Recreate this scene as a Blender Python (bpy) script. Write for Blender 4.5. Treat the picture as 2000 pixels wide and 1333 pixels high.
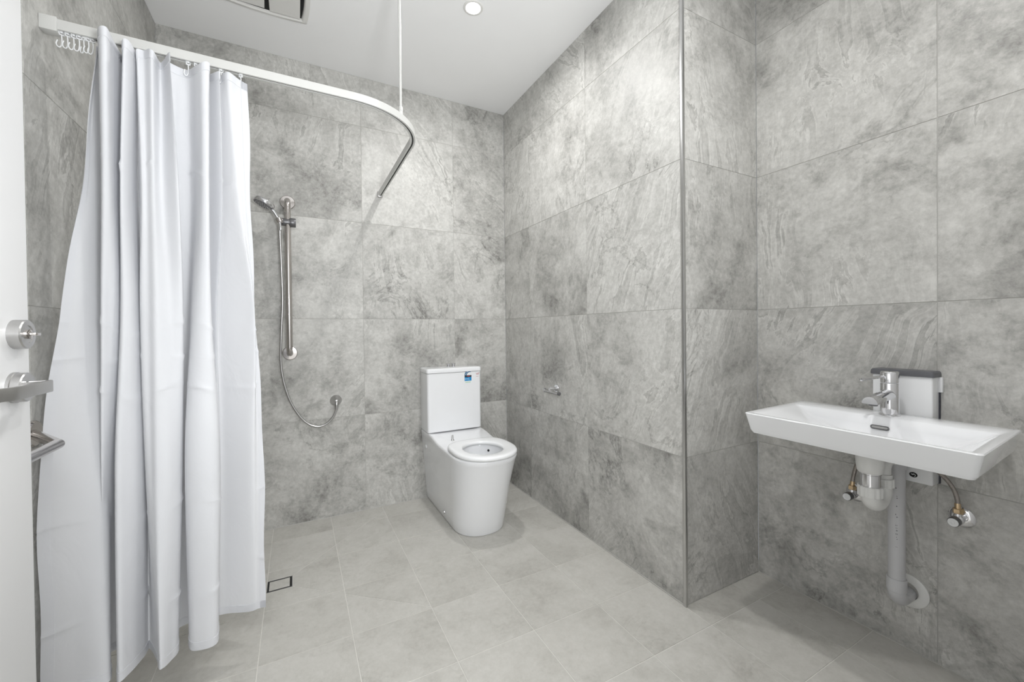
import bpy, bmesh, math, random
from mathutils import Vector, Matrix

# ------------------------------------------------------------------ clear
for o in list(bpy.data.objects):
    bpy.data.objects.remove(o, do_unlink=True)
SC = bpy.context.scene
COL = SC.collection
R = math.radians
PI = math.pi

# ------------------------------------------------------------------ camera
cam_d = bpy.data.cameras.new('camera')
cam = bpy.data.objects.new('camera', cam_d)
COL.objects.link(cam)
SC.camera = cam
F_PX, CX, CY = 795.6343, 1000.0, 651.4364
YAW, PIT, ROL = R(27.9035), R(-0.5772), R(-0.6486)
fw = Vector((math.sin(YAW)*math.cos(PIT), math.cos(YAW)*math.cos(PIT), math.sin(PIT)))
rt0 = Vector((math.cos(YAW), -math.sin(YAW), 0))
up0 = rt0.cross(fw)
rt = rt0*math.cos(ROL) + up0*math.sin(ROL)
up = -rt0*math.sin(ROL) + up0*math.cos(ROL)
cam.matrix_world = Matrix(((rt.x, up.x, -fw.x, 0.0), (rt.y, up.y, -fw.y, 0.0),
                           (rt.z, up.z, -fw.z, 1.1252), (0, 0, 0, 1)))
cam_d.sensor_fit = 'HORIZONTAL'
cam_d.sensor_width = 36.0
cam_d.lens = F_PX*36.0/2000.0
cam_d.shift_y = (CY-666.5)/2000.0
cam_d.clip_start = 0.01

# ------------------------------------------------------------------ world, exposure
w = bpy.data.worlds.new('world'); SC.world = w; w.use_nodes = True
w.node_tree.nodes['Background'].inputs['Color'].default_value = (0.8, 0.85, 0.9, 1)
w.node_tree.nodes['Background'].inputs['Strength'].default_value = 0.3
SC.view_settings.view_transform = 'Standard'
SC.view_settings.look = 'None'
SC.view_settings.gamma = 1.0
SC.view_settings.use_curve_mapping = False
SC.view_settings.exposure = 0.0

# ------------------------------------------------------------------ lamps (the room's downlights, plus fill lights added in the hall and doorway)
def disk_light(name, loc, power, size, spread=170, color=(1, 0.995, 0.985)):
    d = bpy.data.lights.new(name, 'AREA'); d.shape = 'DISK'; d.size = size
    d.energy = power; d.color = color; d.spread = R(spread)
    o = bpy.data.objects.new(name, d); COL.objects.link(o); o.location = loc
    return o
LIGHT_XY = [(0.79, 1.86), (0.93, 0.52)]
LP = [9.2, 9.6]
for (lx, ly), p_ in zip(LIGHT_XY, LP):
    disk_light('downlight_lamp', (lx, ly, 2.690), p_, 0.07)
hl = bpy.data.lights.new('added_hall_fill', 'AREA'); hl.shape = 'RECTANGLE'  # added light in the unseen hall, fills the room through the doorway
hl.size = 1.2; hl.size_y = 0.5; hl.energy = 48; hl.color = (0.965, 0.985, 1.0)
hlo = bpy.data.objects.new('added_hall_fill', hl); COL.objects.link(hlo); hlo.location = (0.1, -0.95, 2.55)
# added fill light: placed behind the lens, aimed up to brighten the ceiling
fl = bpy.data.lights.new('added_ceiling_fill', 'AREA'); fl.shape = 'DISK'; fl.size = 0.30
fl.energy = 21; fl.spread = R(150); fl.color = (0.965, 0.985, 1.0)
flo = bpy.data.objects.new('added_ceiling_fill', fl); COL.objects.link(flo)
flo.location = (0.30, -0.20, 1.30)
flo.rotation_euler = (Vector((0.50, 1.6, 2.7))-Vector(flo.location)).to_track_quat('-Z', 'Y').to_euler()

# ------------------------------------------------------------------ dimensions of the room
D, XL, XR, PY, X2, H = 2.688, -0.612, 1.371, 1.119, 1.860, 2.705
YF = 0.03          # inner face of the front wall
DX0, DX1, DH = -0.45, 0.52, 2.08

# ------------------------------------------------------------------ materials
def lin(c):
    c = c/255.0
    return c/12.92 if c <= 0.04045 else ((c+0.055)/1.055)**2.4
def rgb(r, g, b): return (lin(r), lin(g), lin(b), 1)

def mat(name, color, rough=0.5, metal=0.0, spec=0.5, coat=0.0, bump=0.0, bump_scale=200, var=0.0, var_scale=8):
    m = bpy.data.materials.new(name); m.use_nodes = True
    nt = m.node_tree; b = nt.nodes['Principled BSDF']
    b.inputs['Base Color'].default_value = color
    b.inputs['Roughness'].default_value = rough
    b.inputs['Metallic'].default_value = metal
    b.inputs['Specular IOR Level'].default_value = spec
    b.inputs['Coat Weight'].default_value = coat
    b.inputs['Coat Roughness'].default_value = 0.05
    tc = nt.nodes.new('ShaderNodeTexCoord')
    if var > 0:
        n = nt.nodes.new('ShaderNodeTexNoise'); n.inputs['Scale'].default_value = var_scale
        n.inputs['Detail'].default_value = 4
        nt.links.new(tc.outputs['Object'], n.inputs['Vector'])
        mr = nt.nodes.new('ShaderNodeMapRange')
        mr.inputs['From Min'].default_value = 0.3; mr.inputs['From Max'].default_value = 0.7
        mr.inputs['To Min'].default_value = 1-var; mr.inputs['To Max'].default_value = 1+var
        nt.links.new(n.outputs['Fac'], mr.inputs['Value'])
        mx = nt.nodes.new('ShaderNodeVectorMath'); mx.operation = 'SCALE'
        mx.inputs[0].default_value = color[:3]
        nt.links.new(mr.outputs[0], mx.inputs['Scale'])
        nt.links.new(mx.outputs[0], b.inputs['Base Color'])
    if bump > 0:
        n = nt.nodes.new('ShaderNodeTexNoise'); n.inputs['Scale'].default_value = bump_scale
        n.inputs['Detail'].default_value = 3
        nt.links.new(tc.outputs['Object'], n.inputs['Vector'])
        bp = nt.nodes.new('ShaderNodeBump'); bp.inputs['Strength'].default_value = bump
        bp.inputs['Distance'].default_value = 0.002
        nt.links.new(n.outputs['Fac'], bp.inputs['Height'])
        nt.links.new(bp.outputs[0], b.inputs['Normal'])
    return m

def ramp(nt, stops, interp='LINEAR'):
    r = nt.nodes.new('ShaderNodeValToRGB'); cr = r.color_ramp; cr.interpolation = interp
    while len(cr.elements) > 1: cr.elements.remove(cr.elements[-1])
    cr.elements[0].position = stops[0][0]; cr.elements[0].color = stops[0][1]
    for p, c in stops[1:]:
        e = cr.elements.new(p); e.color = c
    return r

def g(v): return (v, v, v, 1)

def stone(name, dark, mid, light, band_amt, contrast, rough, tone):
    """stone look porcelain: clouds, worn mottling, layered bands and veins, shifted from tile to tile"""
    m = bpy.data.materials.new(name); m.use_nodes = True
    nt = m.node_tree; N = nt.nodes; L = nt.links
    b = N['Principled BSDF']; b.inputs['Roughness'].default_value = rough
    b.inputs['Specular IOR Level'].default_value = 0.35
    tc = N.new('ShaderNodeTexCoord'); oi = N.new('ShaderNodeObjectInfo')
    def math_(op, a, c=None, clamp=False):
        n = N.new('ShaderNodeMath'); n.operation = op; n.use_clamp = clamp
        for i, v in enumerate((a, c)):
            if v is None: continue
            if isinstance(v, (int, float)): n.inputs[i].default_value = v
            else: L.new(v, n.inputs[i])
        return n.outputs[0]
    seed = oi.outputs['Random']
    W = math_('MULTIPLY', seed, 61.7)
    vr = N.new('ShaderNodeVectorRotate'); vr.rotation_type = 'Z_AXIS'
    L.new(tc.outputs['Object'], vr.inputs['Vector'])
    s2 = math_('FRACT', math_('MULTIPLY', seed, 7.31))
    L.new(math_('ADD', math_('MULTIPLY', s2, 1.4), 0.75), vr.inputs['Angle'])
    def noise(vec, scale, detail, roughn, dist, woff=0.0):
        n = N.new('ShaderNodeTexNoise'); n.noise_dimensions = '4D'
        n.inputs['Scale'].default_value = scale; n.inputs['Detail'].default_value = detail
        n.inputs['Roughness'].default_value = roughn; n.inputs['Distortion'].default_value = dist
        L.new(vec, n.inputs['Vector']); L.new(math_('ADD', W, woff), n.inputs['W'])
        return n.outputs['Fac']
    obj = tc.outputs['Object']
    cloud = noise(obj, 2.4, 9, 0.70, 0.45)
    worn = noise(obj, 7.0, 7, 0.74, 0.6, 3.3)
    fine = noise(obj, 60, 3, 0.7, 0.0, 9.1)
    st = N.new('ShaderNodeVectorMath'); st.operation = 'MULTIPLY'
    st.inputs[1].default_value = (1.0, 5.5, 1.0); L.new(vr.outputs[0], st.inputs[0])
    # bend the layers a little
    wv = N.new('ShaderNodeTexNoise'); wv.inputs['Scale'].default_value = 2.2; wv.inputs['Detail'].default_value = 3
    L.new(obj, wv.inputs['Vector'])
    wa = N.new('ShaderNodeVectorMath'); wa.operation = 'MULTIPLY_ADD'
    L.new(wv.outputs['Color'], wa.inputs[0]); wa.inputs[1].default_value = (1.1, 1.1, 0); L.new(st.outputs[0], wa.inputs[2])
    band = noise(wa.outputs[0], 1.7, 6, 0.66, 0.6, 17.0)
    mask = noise(obj, 1.25, 2, 0.5, 0.2, 23.0)
    mk = ramp(nt, [(0.46, g(0)), (0.58, g(1))]); L.new(mask, mk.inputs[0])
    cl = ramp(nt, [(0.32, g(0.02)), (0.42, g(0.26)), (0.49, g(0.54)), (0.58, g(0.80)), (0.70, g(1))]); L.new(cloud, cl.inputs[0])
    wo = ramp(nt, [(0.34, g(0.0)), (0.46, g(0.42)), (0.485, g(0.64)), (0.62, g(0.72)), (0.75, g(1))]); L.new(worn, wo.inputs[0])
    bd = ramp(nt, [(0.24, g(0.30)), (0.34, g(0.62)), (0.41, g(0.50)), (0.435, g(0.92)), (0.46, g(0.66)), (0.52, g(0.74)), (0.555, g(0.96)), (0.57, g(0.38)), (0.61, g(0.60)), (0.68, g(0.85)), (0.76, g(0.5))])
    L.new(band, bd.inputs[0])
    base = math_('ADD', math_('MULTIPLY', cl.outputs[0], 0.62), math_('MULTIPLY', wo.outputs[0], 0.38))
    mixf = math_('MULTIPLY', mk.outputs[0], band_amt)
    mx = N.new('ShaderNodeMix'); mx.data_type = 'FLOAT'
    L.new(mixf, mx.inputs[0]); L.new(base, mx.inputs[2]); L.new(bd.outputs[0], mx.inputs[3])
    grain = noise(obj, 26, 4, 0.75, 0.4, 31.0)
    v = math_('ADD', mx.outputs[0], math_('MULTIPLY', math_('SUBTRACT', fine, 0.5), 0.55))
    v = math_('ADD', v, math_('MULTIPLY', math_('SUBTRACT', grain, 0.5), 0.62))
    # thin worn veins that follow the edges of the clouds
    vn = noise(obj, 3.1, 6, 0.68, 0.9, 41.0)
    vl = math_('SUBTRACT', 1.0, math_('MULTIPLY', math_('ABSOLUTE', math_('SUBTRACT', vn, 0.47)), 42.0), clamp=True)
    vm = ramp(nt, [(0.50, g(0)), (0.62, g(1))]); L.new(noise(obj, 1.7, 3, 0.5, 0.3, 53.0), vm.inputs[0])
    v = math_('SUBTRACT', v, math_('MULTIPLY', math_('MULTIPLY', vl, vm.outputs[0]), 0.26*contrast))
    # tile-to-tile tone
    v = math_('ADD', math_('MULTIPLY', math_('SUBTRACT', v, 0.55), contrast), 0.55)
    v = math_('ADD', v, math_('MULTIPLY', math_('SUBTRACT', seed, 0.5), tone), clamp=True)
    cr = ramp(nt, [(0.0, dark), (0.5, mid), (1.0, light)]); L.new(v, cr.inputs[0])
    L.new(cr.outputs[0], b.inputs['Base Color'])
    bp = N.new('ShaderNodeBump'); bp.inputs['Strength'].default_value = 0.12; bp.inputs['Distance'].default_value = 0.002
    L.new(v, bp.inputs['Height']); L.new(bp.outputs[0], b.inputs['Normal'])
    rr = N.new('ShaderNodeMapRange'); rr.inputs['To Min'].default_value = rough-0.08; rr.inputs['To Max'].default_value = rough+0.1
    L.new(v, rr.inputs['Value']); L.new(rr.outputs[0], b.inputs['Roughness'])
    return m

M = {}
M['wall_stone'] = stone('wall_stone', rgb(124, 123, 119), rgb(177, 176, 172), rgb(214, 213, 209), 0.66, 1.12, 0.42, 0.11)
M['floor_stone'] = stone('floor_stone', rgb(162, 159, 153), rgb(189, 187, 181), rgb(207, 205, 200), 0.25, 0.80, 0.55, 0.05)
M['wall_grout'] = mat('wall_grout', rgb(186, 185, 181), 0.9, bump=0.3, bump_scale=400, var=0.06, var_scale=20)
M['floor_grout'] = mat('floor_grout', rgb(216, 214, 208), 0.9, bump=0.3, bump_scale=400, var=0.05, var_scale=20)
M['paint'] = mat('white_paint', rgb(243, 243, 243), 0.75, spec=0.3, bump=0.05, bump_scale=300, var=0.01, var_scale=3)
M['door_paint'] = mat('door_paint', rgb(236, 236, 236), 0.35, spec=0.45, bump=0.04, bump_scale=260, var=0.008, var_scale=3)
M['ceramic'] = mat('white_ceramic', rgb(240, 241, 243), 0.07, spec=0.55, coat=0.5, var=0.006, var_scale=4)
M['seat_plastic'] = mat('white_seat_plastic', rgb(240, 241, 242), 0.16, spec=0.5, var=0.006, var_scale=5)
M['chrome'] = mat('chrome', (0.72, 0.72, 0.735, 1), 0.06, 1.0, var=0.02, var_scale=30)
M['polished_steel'] = mat('polished_steel', (0.58, 0.55, 0.53, 1), 0.13, 1.0, var=0.03, var_scale=30)
M['brushed_steel'] = mat('brushed_steel', (0.50, 0.495, 0.49, 1), 0.30, 1.0, bump=0.1, bump_scale=900, var=0.04, var_scale=40)
M['dark_steel'] = mat('dark_grey_knob', (0.17, 0.17, 0.175, 1), 0.35, 0.6, var=0.05, var_scale=40)
M['trim_metal'] = mat('trim_metal', (0.60, 0.60, 0.595, 1), 0.28, 1.0, var=0.03, var_scale=20)
M['rail_white'] = mat('rail_white', rgb(205, 205, 202), 0.32, spec=0.5, var=0.01, var_scale=6)
M['rail_slot'] = mat('rail_slot', rgb(40, 40, 40), 0.6, var=0.1, var_scale=30)
M['white_plastic'] = mat('white_plastic', rgb(232, 233, 234), 0.3, spec=0.5, var=0.01, var_scale=10)
M['grey_plastic'] = mat('grey_plastic', rgb(96, 97, 101), 0.4, var=0.03, var_scale=20)
M['pvc'] = mat('pale_grey_pvc', rgb(198, 198, 200), 0.35, spec=0.4, var=0.03, var_scale=14)
M['pvc_white'] = mat('white_pvc', rgb(228, 228, 226), 0.3, spec=0.45, var=0.02, var_scale=14)
M['black'] = mat('black_void', rgb(14, 14, 14), 0.7, var=0.2, var_scale=20)
M['ink'] = mat('dark_ink', rgb(70, 72, 80), 0.6, var=0.1, var_scale=60)
M['vent_white'] = mat('vent_white', rgb(222, 221, 218), 0.45, var=0.01, var_scale=8)
M['brass'] = mat('brass', (0.62, 0.47, 0.30, 1), 0.28, 1.0, var=0.05, var_scale=40)
M['sticker_white'] = mat('sticker_white', rgb(235, 240, 240), 0.3, var=0.01, var_scale=40)
M['sticker_blue'] = mat('sticker_blue', rgb(28, 142, 205), 0.3, var=0.04, var_scale=60)
M['sticker_navy'] = mat('sticker_navy', rgb(18, 92, 138), 0.3, var=0.04, var_scale=60)
M['sticker_dark'] = mat('sticker_dark', rgb(52, 66, 74), 0.3, var=0.04, var_scale=60)
M['sticker_red'] = mat('sticker_red', rgb(170, 62, 66), 0.3, var=0.04, var_scale=60)
M['sticker_green'] = mat('sticker_green', rgb(186, 214, 190), 0.3, var=0.04, var_scale=60)
M['hall_floor'] = mat('hall_floor', rgb(214, 212, 208), 0.6, bump=0.1, var=0.06, var_scale=5)

def braided():
    m = mat('braided_hose', (0.36, 0.33, 0.31, 1), 0.32, 1.0)
    nt = m.node_tree; b = nt.nodes['Principled BSDF']
    tc = nt.nodes.new('ShaderNodeTexCoord')
    wv = nt.nodes.new('ShaderNodeTexWave'); wv.inputs['Scale'].default_value = 180; wv.bands_direction = 'DIAGONAL'
    nt.links.new(tc.outputs['Object'], wv.inputs['Vector'])
    bp = nt.nodes.new('ShaderNodeBump'); bp.inputs['Strength'].default_value = 0.5; bp.inputs['Distance'].default_value = 0.001
    nt.links.new(wv.outputs['Fac'], bp.inputs['Height']); nt.links.new(bp.outputs[0], b.inputs['Normal'])
    return m
M['braid'] = braided()

def cloth():
    m = bpy.data.materials.new('white_curtain_cloth'); m.use_nodes = True
    nt = m.node_tree; N = nt.nodes; L = nt.links
    N.remove(N['Principled BSDF'])
    out = N['Material Output']
    tc = N.new('ShaderNodeTexCoord')
    d = N.new('ShaderNodeBsdfPrincipled'); d.inputs['Base Color'].default_value = rgb(238, 239, 242)
    d.inputs['Roughness'].default_value = 0.6; d.inputs['Specular IOR Level'].default_value = 0.25
    t = N.new('ShaderNodeBsdfTranslucent'); t.inputs['Color'].default_value = rgb(232, 233, 237)
    mx = N.new('ShaderNodeMixShader'); mx.inputs[0].default_value = 0.28
    L.new(d.outputs[0], mx.inputs[1]); L.new(t.outputs[0], mx.inputs[2]); L.new(mx.outputs[0], out.inputs[0])
    n1 = N.new('ShaderNodeTexNoise'); n1.inputs['Scale'].default_value = 9; n1.inputs['Detail'].default_value = 3; n1.inputs['Distortion'].default_value = 1.0
    mp = N.new('ShaderNodeMapping'); mp.inputs['Scale'].default_value = (1.0, 1.0, 0.8)
    L.new(tc.outputs['Object'], mp.inputs['Vector']); L.new(mp.outputs[0], n1.inputs['Vector'])
    n2 = N.new('ShaderNodeTexNoise'); n2.inputs['Scale'].default_value = 500
    L.new(tc.outputs['Object'], n2.inputs['Vector'])
    b1 = N.new('ShaderNodeBump'); b1.inputs['Strength'].default_value = 0.30; b1.inputs['Distance'].default_value = 0.010
    L.new(n1.outputs['Fac'], b1.inputs['Height'])
    b2 = N.new('ShaderNodeBump'); b2.inputs['Strength'].default_value = 0.1; b2.inputs['Distance'].default_value = 0.001
    L.new(n2.outputs['Fac'], b2.inputs['Height']); L.new(b1.outputs[0], b2.inputs['Normal'])
    L.new(b2.outputs[0], d.inputs['Normal']); L.new(b2.outputs[0], t.inputs['Normal'])
    return m
M['cloth'] = cloth()

def emit(name, color, strength):
    m = bpy.data.materials.new(name); m.use_nodes = True
    b = m.node_tree.nodes['Principled BSDF']
    b.inputs['Base Color'].default_value = color
    b.inputs['Emission Color'].default_value = color
    b.inputs['Emission Strength'].default_value = strength
    tc = m.node_tree.nodes.new('ShaderNodeTexCoord')
    gr = m.node_tree.nodes.new('ShaderNodeTexNoise'); gr.inputs['Scale'].default_value = 40
    m.node_tree.links.new(tc.outputs['Object'], gr.inputs['Vector'])
    mr = m.node_tree.nodes.new('ShaderNodeMapRange')
    mr.inputs['To Min'].default_value = strength*0.95; mr.inputs['To Max'].default_value = strength*1.05
    m.node_tree.links.new(gr.outputs['Fac'], mr.inputs['Value'])
    m.node_tree.links.new(mr.outputs[0], b.inputs['Emission Strength'])
    return m
M['lamp'] = emit('lamp_lens', (1, 0.99, 0.97, 1), 14)

# ------------------------------------------------------------------ mesh helpers
def BM(): return bmesh.new()

def place(bm, verts, mw):
    for v in verts: v.co = mw @ v.co

def box(bm, c, s, rot=None, mi=0, bevel=0.0, seg=2):
    r = bmesh.ops.create_cube(bm, size=1.0)
    vs = r['verts']
    for v in vs: v.co = Vector((v.co.x*s[0], v.co.y*s[1], v.co.z*s[2]))
    fs = set(f for v in vs for f in v.link_faces)
    if bevel > 0:
        es = list(set(e for v in vs for e in v.link_edges))
        rb = bmesh.ops.bevel(bm, geom=es, offset=bevel, segments=seg, profile=0.5, affect='EDGES')
        fs = set(rb['faces']); vs = list(set(v for f in fs for v in f.verts))
        fs = set(f for v in vs for f in v.link_faces); vs = list(set(v for f in fs for v in f.verts))
    m = (Matrix.Translation(Vector(c)) @ (rot.to_4x4() if rot else Matrix()))
    place(bm, vs, m)
    for f in fs: f.material_index = mi
    return vs

def ring_loft(bm, rings, cap0=True, cap1=True, closed=True, mi=0):
    vr = [[bm.verts.new(p) for p in r] for r in rings]
    n = len(vr[0])
    for a, b in zip(vr[:-1], vr[1:]):
        for i in range(n if closed else n-1):
            j = (i+1) % n
            f = bm.faces.new((a[i], a[j], b[j], b[i])); f.material_index = mi
    if cap0:
        f = bm.faces.new(list(reversed(vr[0]))); f.material_index = mi
    if cap1:
        f = bm.faces.new(vr[-1]); f.material_index = mi
    return vr

def basis(axis):
    a = Vector(axis).normalized()
    t = Vector((0, 0, 1)) if abs(a.z) < 0.9 else Vector((1, 0, 0))
    u = t.cross(a).normalized(); v = a.cross(u)
    return a, u, v

def lathe(bm, o, axis, prof, n=32, cap0=True, cap1=True, mi=0):
    """prof: list of (radius, distance along axis)"""
    a, u, v = basis(axis); o = Vector(o)
    rings = []
    for r, h in prof:
        rings.append([o + a*h + (u*math.cos(t) + v*math.sin(t))*max(r, 1e-5) for t in (2*PI*i/n for i in range(n))])
    return ring_loft(bm, rings, cap0, cap1, True, mi)

def spline(pts, k=8):
    P = [Vector(p) for p in pts]
    out = []
    for i in range(len(P)-1):
        p0 = P[i-1] if i > 0 else P[0]*2-P[1]
        p1, p2 = P[i], P[i+1]
        p3 = P[i+2] if i+2 < len(P) else P[-1]*2-P[-2]
        for s in range(k):
            t = s/k
            out.append(0.5*((2*p1)+(p2-p0)*t+(2*p0-5*p1+4*p2-p3)*t*t+(3*p1-p0-3*p2+p3)*t*t*t))
    out.append(P[-1])
    return out

def tube(bm, pts, r, n=12, caps=True, mi=0):
    P = [Vector(p) for p in pts]
    rings = []; prev = None
    for i, p in enumerate(P):
        if i == 0: t = P[1]-P[0]
        elif i == len(P)-1: t = P[-1]-P[-2]
        else: t = (P[i+1]-p).normalized()+(p-P[i-1]).normalized()
        t.normalize()
        if prev is None:
            u = basis(t)[1]
        else:
            u = (prev - t*prev.dot(t)).normalized()
        prev = u
        v = t.cross(u)
        rr = r[i] if isinstance(r, (list, tuple)) else r
        rings.append([p+(u*math.cos(a)+v*math.sin(a))*rr for a in (2*PI*k/n for k in range(n))])
    return ring_loft(bm, rings, caps, caps, True, mi)

def sweep(bm, path, sect, mi=0, normal=Vector((0, 0, 1))):
    """sect: list of (side, up) offsets; path stays in a plane across 'normal'"""
    P = [Vector(p) for p in path]; rings = []
    for i, p in enumerate(P):
        if i == 0: t = P[1]-P[0]; sc = 1
        elif i == len(P)-1: t = P[-1]-P[-2]; sc = 1
        else:
            a = (p-P[i-1]).normalized(); b = (P[i+1]-p).normalized(); t = a+b
            sc = 1/max(0.3, math.cos(a.angle(b)/2))
        t.normalize(); s = t.cross(normal).normalized()
        rings.append([p+s*x*sc+normal*y for x, y in sect])
    return ring_loft(bm, rings, True, True, True, mi)

def disc(bm, o, axis, r, n=24, mi=0, ry=None):
    a, u, v = basis(axis); o = Vector(o)
    f = bm.faces.new([bm.verts.new(o+u*math.cos(t)*r+v*math.sin(t)*(ry or r)) for t in (2*PI*i/n for i in range(n))])
    f.material_index = mi

def obj(name, bm, m, parent=None, smooth=True, angle=40, loc=None):
    bmesh.ops.recalc_face_normals(bm, faces=bm.faces)
    off = Vector((0, 0, 0))
    q = parent
    while q is not None:
        off += q.location; q = q.parent
    o_loc = Vector(loc) if loc is not None else Vector((0, 0, 0))
    if loc is not None and parent is None: off = Vector((0, 0, 0))
    for v in bm.verts: v.co -= off + (o_loc if parent is None else Vector((0, 0, 0)))
    me = bpy.data.meshes.new(name); bm.to_mesh(me); bm.free()
    for mm in (m if isinstance(m, (list, tuple)) else [m]): me.materials.append(M[mm])
    if smooth:
        for p in me.polygons: p.use_smooth = True
        me.set_sharp_from_angle(angle=R(angle))
    o = bpy.data.objects.new(name, me); COL.objects.link(o)
    if parent is not None: o.parent = parent
    elif loc is not None: o.location = o_loc
    return o

def tag(o, label, cat, group=None):
    o['label'] = label; o['category'] = cat
    if group: o['group'] = group
    return o
def thing(name, loc, label, cat, group=None):
    o = bpy.data.objects.new(name, None); COL.objects.link(o); o.location = loc
    o.empty_display_size = 0.05
    return tag(o, label, cat, group)
def struct(o, label=None):
    o['kind'] = 'structure'
    if label: o['label'] = label
    return o

# ------------------------------------------------------------------ room shell with every tile its own piece
JOINT, TT = 0.0024, 0.0014
tile_cache = {}
def tile_mesh(poly, m):
    jt = JOINT if m == 'wall_stone' else JOINT*1.35
    key = (m,)+tuple((round(x, 4), round(y, 4)) for x, y in poly)
    if key in tile_cache: return tile_cache[key]
    bm = BM(); n = len(poly)
    area = sum(poly[i][0]*poly[(i+1) % n][1]-poly[(i+1) % n][0]*poly[i][1] for i in range(n))
    if area < 0: poly = poly[::-1]
    def inset(d):
        out = []
        for i in range(n):
            p0, p1, p2 = Vector(poly[i-1]), Vector(poly[i]), Vector(poly[(i+1) % n])
            e1 = (p1-p0).normalized(); e2 = (p2-p1).normalized()
            n1 = Vector((-e1.y, e1.x)); n2 = Vector((-e2.y, e2.x))
            b = n1+n2; k = d/max(0.25, (1+n1.dot(n2)))
            out.append(p1+b*k)
        return out
    rings = [[(p.x, p.y, z) for p in inset(d)] for d, z in ((jt/2, -TT), (jt/2, -0.0004), (jt/2+0.0004, 0.0))]
    ring_loft(bm, rings, True, True)
    bmesh.ops.recalc_face_normals(bm, faces=bm.faces)
    me = bpy.data.meshes.new('tile'); bm.to_mesh(me); bm.free(); me.materials.append(M[m])
    tile_cache[key] = me
    return me

def add_tile(parent, poly, to_world, m):
    cx = sum(p[0] for p in poly)/len(poly); cy = sum(p[1] for p in poly)/len(poly)
    me = tile_mesh([(x-cx, y-cy) for x, y in poly], m)
    o = bpy.data.objects.new('tile', me); COL.objects.link(o)
    o.parent = parent
    o.matrix_local = to_world @ Matrix.Translation((cx, cy, 0))
    return o

def cuts(a, b, lines):
    xs = [a]+sorted(x for x in lines if a+0.008 < x < b-0.008)+[b]
    return list(zip(xs[:-1], xs[1:]))

ZL = [0.6, 1.2, 1.8, 2.4]
def tiled_wall(name, origin, udir, ndir, u0, u1, ulines, thick=0.10, e0=0.0, e1=0.0):
    """wall in the plane through origin; u runs along udir, the face looks along ndir"""
    origin = Vector(origin); u = Vector(udir); nn = Vector(ndir); up_ = Vector((0, 0, 1))
    bm = BM()
    s0, s1 = u0+e0, u1-e1
    c = origin+u*((s0+s1)/2)+up_*(H/2)-nn*(TT+thick/2)
    sx = abs(u.x)*(s1-s0)+abs(nn.x)*thick; sy = abs(u.y)*(s1-s0)+abs(nn.y)*thick
    box(bm, c, (sx, sy, H))
    wl = struct(obj(name, bm, 'wall_grout', smooth=False))
    m = Matrix(((u.x, 0, nn.x, origin.x), (u.y, 0, nn.y, origin.y), (0, 1, 0, 0), (0, 0, 0, 1)))
    for a, b in cuts(u0, u1, ulines):
        for c_, d in cuts(0.0, H, ZL):
            add_tile(wl, [(a, c_), (b, c_), (b, d), (a, d)], m, 'wall_stone')
    return wl

tiled_wall('wall_back', (0, D, 0), (1, 0, 0), (0, -1, 0), XL, XR, [-0.227, 0.373, 0.973])
# side walls: u runs towards -y so that u x up = outward face
tiled_wall('wall_right_far', (XR, 0, 0), (0, -1, 0), (-1, 0, 0), -D, -PY, [-2.333, -1.733], e1=0.004)
tiled_wall('wall_pillar', (0, PY, 0), (1, 0, 0), (0, -1, 0), XR, X2, [], e0=0.004)
tiled_wall('wall_right_near', (X2, 0, 0), (0, -1, 0), (-1, 0, 0), -PY, -YF, [-0.528])
tiled_wall('wall_left', (XL, 0, 0), (0, 1, 0), (1, 0, 0), YF, D, [0.32, 0.92, 1.52, 2.12])
# front wall around the doorway (behind the lens), tiled on the room side
def front_piece(name, x0, x1, z0, z1):
    bm = BM(); box(bm, ((x0+x1)/2, YF-0.055, (z0+z1)/2), (x1-x0, 0.11, z1-z0))
    return struct(obj(name, bm, 'paint', smooth=False))
front_piece('wall_front_left', XL, DX0, 0, H)
front_piece('wall_front_right', DX1, X2, 0, H)
front_piece('wall_front_head', DX0, DX1, DH, H)

# floor
bm = BM(); box(bm, ((XL+X2)/2, (YF+D)/2, -TT-0.06), (X2-XL+0.2, D-YF+0.2, 0.12))
floor = struct(obj('floor', bm, 'floor_grout', smooth=False))
I4 = Matrix()
def clip(poly, p, q, side):
    (x0, y0), (x1, y1) = p, q
    def s(pt): return ((x1-x0)*(pt[1]-y0)-(y1-y0)*(pt[0]-x0))*side
    out = []
    for i in range(len(poly)):
        a, b = poly[i], poly[(i+1) % len(poly)]
        sa, sb = s(a), s(b)
        if sa >= 0: out.append(a)
        if sa*sb < 0:
            t = sa/(sa-sb); out.append((a[0]+(b[0]-a[0])*t, a[1]+(b[1]-a[1])*t))
    return out
FX = [-0.431, -0.131, 0.169, 0.469, 0.769, 1.069, 1.369, 1.669]
FY = [0.096, 0.398, 0.70, 1.002, 1.302, 1.604, 1.906, 2.208, 2.512]
CUT_A = ((-0.03, 2.04), (0.469, 1.614)); CUT_B = ((-0.03, 2.13), (0.469, 2.62))
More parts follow.
